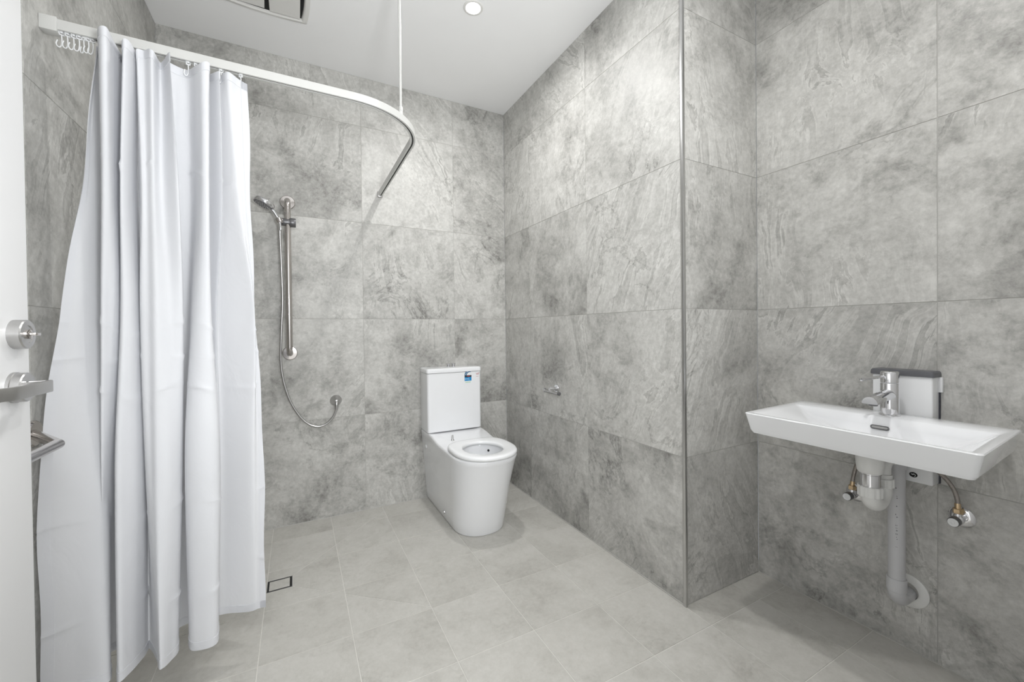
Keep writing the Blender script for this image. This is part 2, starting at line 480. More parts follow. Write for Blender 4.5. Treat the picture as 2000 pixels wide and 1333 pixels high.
for a, b in cuts(XL, X2, FX):
    for c_, d in cuts(YF, D, FY):
        poly = [(a, c_), (b, c_), (b, d), (a, d)]
        if a >= XR-0.01 and c_ >= PY: continue
        if a >= XR-0.01 and d > PY: poly = [(a, c_), (b, c_), (b, PY), (a, PY)]
        if b > XR+0.01 and a < XR and c_ >= PY-0.2: poly = [(a, c_), (b, c_), (b, d), (a, d)]
        if abs(a+0.131) < 1e-3 and abs(c_-1.906) < 1e-3:
            polys = [[(a, c_), (0.127, c_), (-0.03, 2.04), (a, 2.04)],
                     [(0.127, c_), (b, c_), (b, d), (0.05, d), (-0.03, 2.13), (-0.03, 2.04)],
                     [(a, 2.13), (-0.03, 2.13), (0.05, d), (a, d)]]
        elif (abs(a-0.169) < 1e-3 and abs(c_-1.604) < 1e-3):
            polys = [clip(poly, *CUT_A, 1), clip(poly, *CUT_A, -1)]
        elif (abs(a-0.169) < 1e-3 and (abs(c_-2.208) < 1e-3 or abs(c_-2.512) < 1e-3)) or (abs(a+0.131) < 1e-3 and abs(c_-2.208) < 1e-3):
            polys = [clip(poly, *CUT_B, 1), clip(poly, *CUT_B, -1)]
        else:
            polys = [poly]
        for p in polys:
            if len(p) >= 3: add_tile(floor, p, I4, 'floor_stone')

# ceiling
bm = BM(); box(bm, ((XL+X2)/2, (YF+D)/2, H+0.05), (X2-XL+0.3, D-YF+0.3, 0.10))
struct(obj('ceiling', bm, 'paint', smooth=False))

# metal edge strip on the outer corner of the boxed-in wall
bm = BM(); box(bm, (XR-0.0005, PY-0.0005, H/2), (0.013, 0.013, H), bevel=0.0015)
struct(obj('trim_1', bm, 'trim_metal'))
# silicone bead lines at the wall foot
def bead(name, p0, p1):
    bm = BM(); p0, p1 = Vector(p0), Vector(p1)
    tube(bm, [p0, p1], 0.0022, 6)
    struct(obj(name, bm, 'wall_grout'))
bead('trim_2', (XR-0.001, D-0.002, 0.001), (XR-0.001, PY, 0.001))
bead('trim_3', (XL, D-0.001, 0.001), (XR, D-0.001, 0.001))
bead('trim_4', (X2-0.001, PY, 0.001), (X2-0.001, YF, 0.001))

# hall outside the doorway
def plain(name, c, s, m):
    bm = BM(); box(bm, c, s); return struct(obj(name, bm, m, smooth=False))
plain('wall_hall_back', (0.1, -1.75, 1.32), (3.4, 0.1, 2.64), 'paint')
plain('wall_hall_left', (-1.55, -0.89, 1.32), (0.1, 1.62, 2.64), 'paint')
plain('wall_hall_right', (1.75, -0.89, 1.32), (0.1, 1.62, 2.64), 'paint')
plain('wall_hall_side', (-1.06, YF-0.06, 1.32), (0.89, 0.1, 2.64), 'paint')
plain('floor_hall', (0.1, -0.94, -0.05), (3.4, 1.72, 0.1), 'hall_floor')
plain('ceiling_hall', (0.1, -0.94, 2.66), (3.4, 1.72, 0.06), 'paint')

# ------------------------------------------------------------------ door (open, parallel to the left wall)
DFX = -0.446
door = None
bm = BM(); box(bm, (DFX-0.02, (1.106+0.06)/2, 1.03), (0.04, 1.106-0.06, 2.04), bevel=0.0015)
door = struct(obj('door_1', bm, 'door_paint'), 'white flush door standing open along the left wall')
bm = BM()
lathe(bm, (DFX, 1.062, 1.126), (1, 0, 0), [(0.0262, 0), (0.0262, 0.0155), (0.0245, 0.0175), (0.016, 0.0178), (0.0155, 0.0165), (0.0, 0.0165)], 40, True, False)
lk = obj('lock_rose', bm, 'brushed_steel', door)
bm = BM()
lathe(bm, (DFX+0.0165, 1.062, 1.126), (1, 0, 0), [(0.0085, 0), (0.0085, 0.004), (0.007, 0.005), (0, 0.005)], 24, True, False)
box(bm, (DFX+0.0255, 1.062, 1.126), (0.010, 0.019, 0.0055), bevel=0.0015)
obj('thumb_turn', bm, 'polished_steel', lk)
bm = BM()
lathe(bm, (DFX, 1.056, 1.031), (1, 0, 0), [(0.0275, 0), (0.0275, 0.0045), (0.0262, 0.0055), (0.0262, 0.0165), (0.0245, 0.0185), (0.0, 0.0185)], 40, True, False)
rs = obj('handle_rose', bm, 'brushed_steel', door)
bm = BM()
lathe(bm, (DFX+0.0175, 1.056, 1.031), (1, 0, 0), [(0.0095, 0), (0.0095, 0.02), (0, 0.02)], 24, True, False)
hx = DFX+0.047
path = [(DFX+0.020, 1.056, 1.031), (hx-0.003, 1.056, 1.031), (hx, 1.053, 1.031), (hx, 0.955, 1.031), (hx-0.003, 0.942, 1.031), (hx-0.013, 0.925, 1.031), (hx-0.017, 0.905, 1.031), (hx-0.0175, 0.87, 1.031)]
sweep(bm, path, [(-0.003, -0.0105), (0.003, -0.0105), (0.0035, -0.009), (0.0035, 0.009), (0.003, 0.0105), (-0.003, 0.0105), (-0.0035, 0.009), (-0.0035, -0.009)])
obj('lever_handle', bm, 'brushed_steel', rs)

# ------------------------------------------------------------------ angled grab rail on the left wall, half hidden by the door
gr = thing('grab_rail', (XL, 1.5, 0.868), 'chrome grab rail with mitred bend peeking out from behind the door edge', 'grab rail')
bm = BM()
c0 = Vector((-0.500, 1.345, 0.867))
sweep(bm, [(-0.500, 0.80, 0.867), c0, (XL+0.003, 1.518, 0.867)], [(0.0118*math.cos(2*PI*i/24), 0.0118*math.sin(2*PI*i/24)) for i in range(24)])
obj('rail_tube', bm, 'polished_steel', gr)
bm = BM(); lathe(bm, (XL, 1.520, 0.867), (1, 0, 0), [(0.034, 0), (0.034, 0.006), (0.031, 0.009), (0.0, 0.009)], 32, True, False)
obj('wall_flange', bm, 'polished_steel', gr)
bm = BM(); lathe(bm, (XL, 0.80, 0.867), (1, 0, 0), [(0.034, 0), (0.034, 0.006), (0.031, 0.009), (0.0135, 0.009), (0.0135, 0.113)], 32)
obj('wall_flange', bm, 'polished_steel', gr)

# ------------------------------------------------------------------ shower curtain rail
RZ0, RZ1, RX, RY, RAD = 1.977, 2.006, 0.483, 1.611, 0.285
cr = thing('curtain_rail', (XL, RY, RZ0), 'white L-shaped shower curtain rail hung from the ceiling by a thin rod', 'curtain rail')
path = [Vector((XL+0.004, RY, 0)), Vector((RX-RAD, RY, 0))]
for i in range(1, 25):
    a = (PI/2)*i/24
    path.append(Vector((RX-RAD+RAD*math.sin(a), RY+RAD-RAD*math.cos(a), 0)))
path.append(Vector((RX, D-0.004, 0)))
def zz(p, z): return Vector((p.x, p.y, z))
bm = BM(); hw = 0.011
mid = (RZ0+RZ1)/2; hh = (RZ1-RZ0)/2
sweep(bm, [zz(p, mid) for p in path], [(-hw+0.0015, hh), (-hw, hh-0.0015), (-hw, -hh), (-0.0035, -hh), (-0.0035, -hh+0.012), (0.0035, -hh+0.012), (0.0035, -hh), (hw, -hh), (hw, hh-0.0015), (hw-0.0015, hh)])
trk = obj('track', bm, 'rail_white', cr, angle=30)
bm = BM()
sweep(bm, [zz(p, RZ0+0.0045) for p in path[:]], [(-0.0033, -0.002), (0.0033, -0.002), (0.0033, 0.002), (-0.0033, 0.002)])
obj('track_slot', bm, 'rail_slot', cr)
bm = BM(); box(bm, (XL+0.018, RY, mid-0.003), (0.036, 0.032, 0.040), bevel=0.002)
obj('wall_bracket', bm, 'rail_white', cr)
bm = BM(); box(bm, (RX, D-0.010, mid-0.001), (0.030, 0.020, 0.036), bevel=0.002)
obj('wall_bracket', bm, 'brushed_steel', cr)
rod = Vector((0.392, 1.693, 0))
bm = BM(); tube(bm, [zz(rod, RZ1), zz(rod, H-0.004)], 0.0052, 16)
obj('ceiling_rod', bm, 'rail_white', cr)
bm = BM(); lathe(bm, zz(rod, RZ1-0.002), (0, 0, 1), [(0.0085, 0), (0.0085, 0.036), (0.0075, 0.038), (0.0052, 0.038)], 20)
lathe(bm, zz(rod, RZ1+0.020)+Vector((-0.0, -0.0085, 0)), (0, -1, 0), [(0.0025, 0), (0.0025, 0.002), (0, 0.002)], 10, True, False)
obj('rod_collar', bm, 'rail_white', cr)
bm = BM(); lathe(bm, zz(rod, H), (0, 0, -1), [(0.020, 0), (0.020, 0.004), (0.0075, 0.007)], 24)
obj('ceiling_flange', bm, 'rail_white', cr)

# ------------------------------------------------------------------ shower curtain
CZ = [1.955, 1.55, 1.2, 0.75, 0.16]
CC = [
[(-0.4967, 1.6), (-0.522, 1.57), (-0.5579, 1.53), (-0.5976, 1.51), (-0.5967, 1.5)],
[(-0.5009, 1.62), (-0.5086, 1.59), (-0.5219, 1.55), (-0.5474, 1.53), (-0.5399, 1.51)],
[(-0.4997, 1.63), (-0.4949, 1.63), (-0.4921, 1.61), (-0.487, 1.57), (-0.4736, 1.52)],
[(-0.495, 1.64), (-0.492, 1.65), (-0.4952, 1.65), (-0.4993, 1.64), (-0.5, 1.6)],
[(-0.4682, 1.52), (-0.4715, 1.53), (-0.4781, 1.53), (-0.4904, 1.55), (-0.5127, 1.62)],
[(-0.4465, 1.5), (-0.4538, 1.52), (-0.4602, 1.53), (-0.4796, 1.56), (-0.5166, 1.64)],
[(-0.4457, 1.55), (-0.4507, 1.56), (-0.4463, 1.56), (-0.475, 1.6), (-0.5155, 1.655)],
[(-0.4425, 1.62), (-0.454, 1.63), (-0.4572, 1.63), (-0.4764, 1.64), (-0.4914, 1.66)],
[(-0.4233, 1.54), (-0.4351, 1.54), (-0.4366, 1.53), (-0.4556, 1.53), (-0.4537, 1.51)],
[(-0.4112, 1.54), (-0.4225, 1.55), (-0.417, 1.53), (-0.4301, 1.54), (-0.4312, 1.53)],
[(-0.4075, 1.58), (-0.4176, 1.59), (-0.4075, 1.57), (-0.4079, 1.58), (-0.4173, 1.59)],
[(-0.4125, 1.63), (-0.4188, 1.63), (-0.4099, 1.62), (-0.4098, 1.63), (-0.4142, 1.63)],
[(-0.4014, 1.57), (-0.3949, 1.56), (-0.4, 1.55), (-0.3957, 1.55), (-0.3806, 1.56)],
[(-0.3855, 1.575), (-0.3811, 1.56), (-0.3782, 1.54), (-0.3759, 1.53), (-0.3609, 1.5)],
[(-0.3608, 1.55), (-0.3636, 1.55), (-0.3574, 1.53), (-0.3586, 1.52), (-0.3518, 1.5)],
[(-0.3524, 1.6), (-0.3482, 1.575), (-0.3314, 1.55), (-0.3316, 1.535), (-0.3408, 1.53)],
[(-0.3187, 1.54), (-0.3055, 1.55), (-0.3019, 1.56), (-0.314, 1.58), (-0.331, 1.57)],
[(-0.339, 1.6), (-0.3285, 1.62), (-0.3278, 1.64), (-0.34, 1.66), (-0.3582, 1.66)],
[(-0.2968, 1.62), (-0.2946, 1.63), (-0.3018, 1.64), (-0.3102, 1.67), (-0.3144, 1.68)],
[(-0.2609, 1.57), (-0.2676, 1.58), (-0.2838, 1.57), (-0.3051, 1.56), (-0.308, 1.58)],
[(-0.241, 1.55), (-0.246, 1.55), (-0.2535, 1.54), (-0.2562, 1.53), (-0.2828, 1.545)],
[(-0.226, 1.56), (-0.2322, 1.56), (-0.2316, 1.555), (-0.2169, 1.56), (-0.2311, 1.55)],
[(-0.2418, 1.62), (-0.2525, 1.64), (-0.2597, 1.66), (-0.2501, 1.68), (-0.2521, 1.69)],
[(-0.2026, 1.57), (-0.2034, 1.59), (-0.2299, 1.645), (-0.2395, 1.685), (-0.2449, 1.7)],
[(-0.2108, 1.62), (-0.2163, 1.645), (-0.2313, 1.675), (-0.2201, 1.69), (-0.2216, 1.7)],
[(-0.1831, 1.585), (-0.1662, 1.6), (-0.1313, 1.61), (-0.1426, 1.63), (-0.1544, 1.665)],
[(-0.1573, 1.6), (-0.147, 1.605), (-0.1259, 1.615), (-0.1238, 1.635), (-0.1315, 1.66)],
[(-0.13, 1.61), (-0.1275, 1.61), (-0.1219, 1.62), (-0.1062, 1.64), (-0.1101, 1.66)],
]
def cat1(p0, p1, p2, p3, t, ten=0.42):
    m1 = (p2-p0)*ten; m2 = (p3-p1)*ten
    t2, t3 = t*t, t*t*t
    return p1*(2*t3-3*t2+1)+m1*(t3-2*t2+t)+p2*(-2*t3+3*t2)+m2*(t3-t2)
NS, NV = 7, 72
def curtain_row(z):
    # position inside the control levels
    k = 0
    while k < 3 and z < CZ[k+1]: k += 1
    t = (CZ[k]-z)/(CZ[k]-CZ[k+1])
    row = []
    for col in CC:
        V = [Vector((x, y, 0)) for x, y in col]
        p0 = V[k-1] if k > 0 else V[0]*2-V[1]
        p3 = V[k+2] if k+2 < 5 else V[4]*2-V[3]
        row.append(cat1(p0, V[k], V[k+1], p3, t))
    out = []
    n = len(row)
    for i in range(n-1):
        p0 = row[i-1] if i > 0 else row[0]*2-row[1]
        p3 = row[i+2] if i+2 < n else row[-1]*2-row[-2]
        for s in range(NS):
            out.append(cat1(p0, row[i], row[i+1], p3, s/NS, 0.5))
    out.append(row[-1])
    return out
CREASE = [1.62, 1.14, 1.055, 0.955, 0.60, 0.335]
rnd = random.Random(4)
NU = (len(CC)-1)*NS+1
ph = [rnd.uniform(0, 6.28) for _ in range(12)]
def wrinkle(u, z):
    d = 0.0
    for i, c in enumerate(CREASE):
        zc = c+0.012*math.sin(u*0.06+ph[i])+0.008*math.sin(u*0.23+ph[i]*2)
        amp = 0.0030*max(0.0, 0.10+math.sin(u*0.17+ph[i]*3))
        d += amp*math.exp(-((z-zc)/0.006)**2)
    return d
sub = 2
zs = []
for i in range(NV+1):
    zs.append(CZ[0]+(CZ[-1]-CZ[0])*i/NV)
for c in CREASE: zs += [c-0.016, c-0.008, c, c+0.008, c+0.016]
zs = sorted(set(round(z, 4) for z in zs), reverse=True)
grid = []
for z in zs:
    row = curtain_row(z)
    pts = []
    for i, p in enumerate(row):
        hem = 0.004*math.sin(i*0.21+1.0)+0.003*math.sin(i*0.07)
        top = 0.006*math.sin(i*2*PI/(NS*4))
        f = (CZ[0]-z)/(CZ[0]-CZ[-1])
        zz_ = z+hem*f*f+top*(1-f)**6
        a = row[max(0, i-1)]; b = row[min(NU-1, i+1)]
        t = (b-a).normalized(); nrm = Vector((t.y, -t.x, 0))
        wob = 0.0022*math.sin(z*16+i*0.05+1.5) if i < 4 or i > NU-4 else 0.0
        q = p+nrm*(wrinkle(i, z))+Vector((wob, 0, 0))
        pts.append(Vector((q.x, q.y, zz_)))
    grid.append(pts)
ct = thing('shower_curtain', (-0.30, RY, 1.955), 'white fabric shower curtain hanging in folds from the rail at left', 'curtain')
def sheet(bm, g_):
    vr = [[bm.verts.new(p) for p in r] for r in g_]
    for a, b in zip(vr[:-1], vr[1:]):
        for i in range(len(a)-1):
            bm.faces.new((a[i], a[i+1], b[i+1], b[i]))
bm = BM(); sheet(bm, grid)
cp = obj('curtain_panel', bm, 'cloth', ct, angle=75)
def offset_strip(rows, th=0.0013):
    """a folded-over hem: the same cloth again, just proud of both faces, closed at its edges"""
    bm = BM()
    fr, bk = [], []
    for r in rows:
        f_, b_ = [], []
        for i, p in enumerate(r):
            a = r[max(0, i-1)]; b = r[min(len(r)-1, i+1)]
            t = (b-a); t.z = 0; t.normalize(); nrm = Vector((t.y, -t.x, 0))
            f_.append(p+nrm*th); b_.append(p-nrm*th)
        fr.append(f_); bk.append(b_)
    vf = [[bm.verts.new(p) for p in r] for r in fr]; vb = [[bm.verts.new(p) for p in r] for r in bk]
    m_, n_ = len(vf), len(vf[0])
    for i in range(m_-1):
        for j in range(n_-1):
            bm.faces.new((vf[i][j], vf[i][j+1], vf[i+1][j+1], vf[i+1][j]))
            bm.faces.new((vb[i][j], vb[i+1][j], vb[i+1][j+1], vb[i][j+1]))
    for i in range(m_-1):
        bm.faces.new((vf[i][0], vf[i+1][0], vb[i+1][0], vb[i][0]))
        bm.faces.new((vf[i][-1], vb[i][-1], vb[i+1][-1], vf[i+1][-1]))
    for j in range(n_-1):
        bm.faces.new((vf[0][j], vb[0][j], vb[0][j+1], vf[0][j+1]))
        bm.faces.new((vf[-1][j], vf[-1][j+1], vb[-1][j+1], vb[-1][j]))
    return bm
top_rows = [r for z, r in zip(zs, grid) if z > 1.955-0.045]
obj('top_hem', offset_strip(top_rows), 'cloth', ct, angle=75)
bot_rows = [r for z, r in zip(zs, grid) if z < 0.16+0.03]
obj('bottom_hem', offset_strip(bot_rows), 'cloth', ct, angle=75)
obj('side_hem', offset_strip([r[:4] for r in grid]), 'cloth', ct, angle=75)
obj('side_hem', offset_strip([r[-6:] for r in grid]), 'cloth', ct, angle=75)

# ------------------------------------------------------------------ curtain hooks, each its own thing
def make_hook():
    h = thing('curtain_hook', (0, 0, RZ0), '', 'hook')
    bm = BM()
    box(bm, (0, 0, RZ0-0.001), (0.0065, 0.0062, 0.006), bevel=0.001)
    box(bm, (-0.0048, 0, RZ0-0.004), (0.0022, 0.005, 0.010), bevel=0.0006)
    box(bm, (0.0048, 0, RZ0-0.004), (0.0022, 0.005, 0.010), bevel=0.0006)
    box(bm, (0, 0, RZ0-0.0085), (0.0118, 0.005, 0.0025), bevel=0.0006)
    obj('glider', bm, 'white_plastic', h)
    bm = BM()
    pts = spline([(0.000, 0, RZ0-0.008), (0.0006, 0, RZ0-0.022), (-0.0005, 0, RZ0-0.036), (-0.0038, 0, RZ0-0.044), (-0.0085, 0, RZ0-0.043), (-0.0105, 0, RZ0-0.036), (-0.0080, 0, RZ0-0.026)], 5)
    tube(bm, pts, 0.0014, 8)
    obj('hook_loop', bm, 'white_plastic', h)
    return h
def place_hook(src, x, y, rz, label, group, first=[True]):
    if first[0]:
        h = src; first[0] = False
    else:
        h = src.copy(); COL.objects.link(h)
        for c in list(src.children):
            k = c.copy(); COL.objects.link(k); k.parent = h
    h.location = (x, y, RZ0); h.rotation_euler = (0, 0, rz)
    h['label'] = label; h['group'] = group
    return h
hk = make_hook()
HOOKS = [(-0.572, 0.5, 'first empty white curtain hook, nearest the rail wall bracket'),
         (-0.560, 0.7, 'second empty white curtain hook counted from the wall bracket'),
         (-0.5475, 0.6, 'third empty white curtain hook counted from the wall bracket'),
         (-0.536, 0.4, 'fourth empty white curtain hook, middle of the seven bunched hooks'),
         (-0.5265, -0.5, 'fifth empty white curtain hook counted from the wall bracket'),
         (-0.5165, 0.6, 'sixth empty white curtain hook, just left of the one by the curtain'),
         (-0.5075, 0.3, 'last empty white curtain hook, touching the left top of the curtain')]
for x, a, l in HOOKS:
    place_hook(hk, x, RY, a, l, 'empty curtain hooks by the wall')
for x, a, l in [(-0.288, 0.3, 'white curtain hook left of the paired hooks, above the curtain gap'),
                (-0.268, 0.5, 'white curtain hook, left one of the close pair holding the curtain'),
                (-0.256, -0.4, 'white curtain hook, right one of the close pair holding the curtain'),
                (-0.203, 0.2, 'white curtain hook above the narrow fold, second from the loose edge'),
                (-0.1495, -0.6, 'white curtain hook holding the right loose end of the curtain')]:
    place_hook(hk, x, RY, a, l, 'curtain hooks holding the curtain')

# ------------------------------------------------------------------ shower slide rail, hand shower, hose, outlet
sx, sy = -0.034, 2.622
sr = thing('shower_slide_rail', (sx, D, 0.96), 'polished steel vertical shower grab rail with round flanges on the back wall', 'shower rail')
bm = BM()
r_ = 0.0165; br = 0.036
pth = [Vector((sx, D-0.004, 1.871))]
for i in range(13):
    a = PI/2*i/12
    pth.append(Vector((sx, sy+br-br*math.sin(a), 1.871-br+br*math.cos(a))))
for i in range(13):
    a = PI/2*i/12
    pth.append(Vector((sx, sy+br-br*math.cos(a), 1.001+br-br*math.sin(a))))
pth.append(Vector((sx, D-0.004, 1.001)))
tube(bm, pth, r_, 24)
obj('rail_bar', bm, 'polished_steel', sr)
for z in (1.871, 1.001):
    bm = BM(); lathe(bm, (sx, D, z), (0, -1, 0), [(0.0395, 0), (0.0395, 0.004), (0.036, 0.0075), (0.018, 0.009), (0.0175, 0.0085)], 40)
    obj('wall_flange', bm, 'polished_steel', sr)
bz = 1.742
bm = BM()
lathe(bm, (sx-0.034, sy, bz), (1, 0, 0), [(0.017, 0), (0.0195, 0.003), (0.0215, 0.012), (0.0215, 0.044), (0.0195, 0.05)], 32)
sl = obj('slider', bm, 'dark_steel', sr)
bm = BM()
lathe(bm, (sx+0.012, sy, bz), (1, 0, 0), [(0.0245, 0), (0.0255, 0.003), (0.0255, 0.026), (0.0235, 0.029), (0.021, 0.029), (0.0, 0.0285)], 36, True, False)
obj('lock_knob', bm, 'dark_steel', sl)
bm = BM()
lathe(bm, (sx-0.036, sy-0.026, bz-0.012), (-0.35, 0.0, 0.94), [(0.0145, 0), (0.0165, 0.002), (0.0165, 0.024), (0.0145, 0.026)], 28)
box(bm, (sx-0.031, sy-0.012, bz), (0.020, 0.03, 0.022), bevel=0.004)
obj('handset_holder', bm, 'polished_steel', sl)

hs = thing('hand_shower', (sx-0.04, sy-0.026, bz-0.015), 'chrome hand shower with round head clipped high on the slide rail', 'hand shower')
hb = Vector((sx-0.036, sy-0.026, bz-0.018))
hd = Vector((-0.141, sy-0.045, 1.829))
bm = BM()
tube(bm, spline([hb, hb+Vector((-0.010, -0.003, 0.028)), hb+Vector((-0.03, -0.008, 0.062)), hb+Vector((-0.052, -0.013, 0.085)), hd+Vector((0.012, 0.004, -0.004))], 6), [0.0085+0.0035*(i/24) for i in range(25)], 18)
hg = obj('handle', bm, 'chrome', hs)
nrm = Vector((-0.42, -0.06, -0.90)).normalized()
bm = BM()
lathe(bm, hd-nrm*0.014, nrm, [(0.012, 0), (0.036, 0.003), (0.049, 0.008), (0.0525, 0.014), (0.0525, 0.030), (0.050, 0.033), (0.047, 0.0325)], 40)
hh_ = obj('shower_head', bm, 'chrome', hs)
bm = BM()
lathe(bm, hd+nrm*0.0182, nrm, [(0.0465, 0), (0.0465, 0.0012), (0, 0.0014)], 40, True, False)
fc = obj('spray_face', bm, 'grey_plastic', hs)
bm = BM()
a_, u_, v_ = basis(nrm)
for rr, cn in ((0.012, 6), (0.024, 12), (0.036, 18)):
    for i in range(cn):
        t = 2*PI*i/cn
        lathe(bm, hd+nrm*0.0195+(u_*math.cos(t)+v_*math.sin(t))*rr, nrm, [(0.0014, 0), (0.0009, 0.0015)], 6)
nz = obj('nozzles', bm, 'white_plastic', fc); nz['kind'] = 'stuff'

hose = thing('shower_hose', (sx, D, 0.57), 'silver metal shower hose looping below the slide rail to the wall outlet', 'hose')
bm = BM()
hp = spline([hb+Vector((0.001, 0, -0.004)), (-0.072, 2.607, 1.66), (-0.068, 2.618, 1.50), (-0.066, 2.632, 1.30), (-0.076, 2.642, 1.08), (-0.0795, 2.648, 0.97), (-0.070, 2.65, 0.86), (-0.040, 2.65, 0.74), (0.004, 2.65, 0.648), (0.052, 2.648, 0.590), (0.103, 2.645, 0.566), (0.150, 2.643, 0.578), (0.186, 2.641, 0.614), (0.203, 2.640, 0.652), (0.207, 2.640, 0.668)], 8)
tube(bm, hp, 0.0062, 14)
obj('hose_tube', bm, 'brushed_steel', hose)
bm = BM(); lathe(bm, hb+Vector((0.002, 0, -0.036)), (-0.08, 0, 1), [(0.0072, 0), (0.0085, 0.004), (0.0088, 0.03), (0.0075, 0.034)], 18)
obj('hose_nut', bm, 'chrome', hose)

ol = thing('hose_outlet', (0.207, D, 0.705), 'small round chrome water outlet on the back wall where hose ends', 'outlet')
bm = BM(); lathe(bm, (0.207, D, 0.705), (0, -1, 0), [(0.033, 0), (0.033, 0.003), (0.029, 0.012), (0.021, 0.028), (0.015, 0.043), (0.010, 0.052), (0.0, 0.055)], 36, True, False)
obj('cover_cone', bm, 'brushed_steel', ol)
bm = BM(); tube(bm, spline([(0.207, D-0.034, 0.703), (0.207, D-0.044, 0.695), (0.207, D-0.048, 0.680), (0.207, D-0.048, 0.658)], 5), [0.014-0.0055*(i/15) for i in range(16)], 18)
obj('spout', bm, 'brushed_steel', ol)

# ------------------------------------------------------------------ toilet
TX = 0.912
to = thing('toilet', (TX, 2.35, 0), 'white back-to-wall toilet suite with tall cistern in the corner', 'toilet')
def dshape(hw_, yf, yb, n_side=22, n_arc=40, cx=TX, e=2.25, ycurve=None):
    """outline: back edge on the wall, straight sides, rounded front. counter-clockwise from back right"""
    yc = ycurve if ycurve is not None else yf+hw_*1.08
    pts = []
    for i in range(n_side):
        pts.append((cx+hw_, yb+(yc-yb)*i/n_side))
    for i in range(n_arc+1):
        a = PI*i/n_arc
        c, s = math.cos(a), math.sin(a)
        x = abs(c)**(2/e)*(1 if c >= 0 else -1); y = abs(s)**(2/e)
        pts.append((cx+hw_*x, yc-(yc-yf)*y))
    for i in range(1, n_side+1):
        pts.append((cx-hw_, yc+(yb-yc)*i/n_side))
    return pts
def sstep(a, b, x):
    t = max(0, min(1, (x-a)/(b-a))); return t*t*(3-2*t)
bm = BM()
YB = D-0.002
def deck(y, z): return z+0.020*sstep(2.30, 2.50, y)
rings = []
for z, hw_, yf in ((0.002, 0.146, 2.028), (0.010, 0.150, 2.024), (0.06, 0.1535, 2.014), (0.14, 0.159, 1.995), (0.22, 0.165, 1.973), (0.30, 0.1715, 1.948), (0.37, 0.177, 1.922), (0.415, 0.181, 1.904), (0.436, 0.183, 1.893)):
    sc = sstep(0.30, 0.436, z)
    rings.append([(x, y, z+(0.020*sstep(2.30, 2.50, y))*sc) for x, y in dshape(hw_, yf, YB)])
for d, dz in ((0.003, 0.008), (0.010, 0.011)):
    rings.append([(x, y, deck(y, 0.436+dz)) for x, y in dshape(0.183-d, 1.893+d, YB-d*0.3)])
outer_n = len(rings[0])
BX, BY = TX-0.002, 2.075
def bowl_ring(a, b, z, cy=BY):
    out = []
    for x, y in dshape(0.17, 1.9, YB):
        ang = math.atan2(y-BY, x-BX)
        # even out the long straight sides
        out.append((BX+a*math.cos(ang), cy+b*math.sin(ang), z))
    return out
for a, b, z, cy in ((0.128, 0.150, 0.448, BY), (0.120, 0.142, 0.446, BY), (0.117, 0.138, 0.436, BY), (0.118, 0.140, 0.405, BY), (0.108, 0.128, 0.36, BY), (0.080, 0.095, 0.29, BY+0.01), (0.05, 0.065, 0.23, BY+0.03), (0.035, 0.045, 0.20, BY+0.04)):
    rings.append(bowl_ring(a, b, z, cy))
ring_loft(bm, rings, True, True)
pan = obj('pan', bm, 'ceramic', to, angle=50)
bm = BM()
lathe(bm, (BX+0.078, BY+0.103, 0.414), Vector((-0.60, -0.78, 0.10)), [(0.0068, -0.006), (0.0068, 0.002), (0.0, 0.0022)], 16, True, False)
obj('flush_hole', bm, 'black', pan)
# seat ring
bm = BM()
def sgn(v): return 1 if v >= 0 else -1
NSEAT = 72
def seat_out(g_):
    pts = []
    for i in range(NSEAT):
        a = 2*PI*i/NSEAT
        c, s_ = math.cos(a), math.sin(a)
        e, b = (3.2, 0.190) if s_ > 0 else (2.2, 0.203)
        pts.append((TX+(0.179-g_)*abs(c)**(2/e)*sgn(c), 2.083+(b-g_)*abs(s_)**(2/e)*sgn(s_)))
    return pts
def seat_in(g_):
    return [(TX-0.004+(0.108-g_)*math.cos(a), 2.076+(0.124-g_)*math.sin(a)) for a in (2*PI*i/NSEAT for i in range(NSEAT))]
rings = [[(x, y, z) for x, y in f(g_)] for f, g_, z in ((seat_out, 0.006, 0.4485), (seat_out, 0.001, 0.452), (seat_out, 0.0, 0.456), (seat_out, 0.0, 0.463), (seat_out, 0.003, 0.4685), (seat_out, 0.010, 0.4715), (seat_out, 0.022, 0.4725),
         (seat_in, -0.014, 0.4705), (seat_in, -0.004, 0.4675), (seat_in, 0.0, 0.461), (seat_in, -0.002, 0.452), (seat_in, -0.006, 0.4485))]
vr = ring_loft(bm, rings, False, False)
n_ = len(vr[0])
for i in range(n_):
    j = (i+1) % n_
    bm.faces.new((vr[-1][i], vr[-1][j], vr[0][j], vr[0][i]))
obj('seat', bm, 'seat_plastic', to, angle=50)
# small hinge posts behind the seat
for dx in (-0.082,):
    bm = BM(); lathe(bm, (TX+dx, 2.355, 0.448), (0, 0, 1), [(0.0125, 0), (0.012, 0.004), (0.006, 0.012), (0.0045, 0.034), (0.003, 0.038), (0, 0.039)], 18, True, False)
    obj('hinge_post', bm, 'brushed_steel', to)
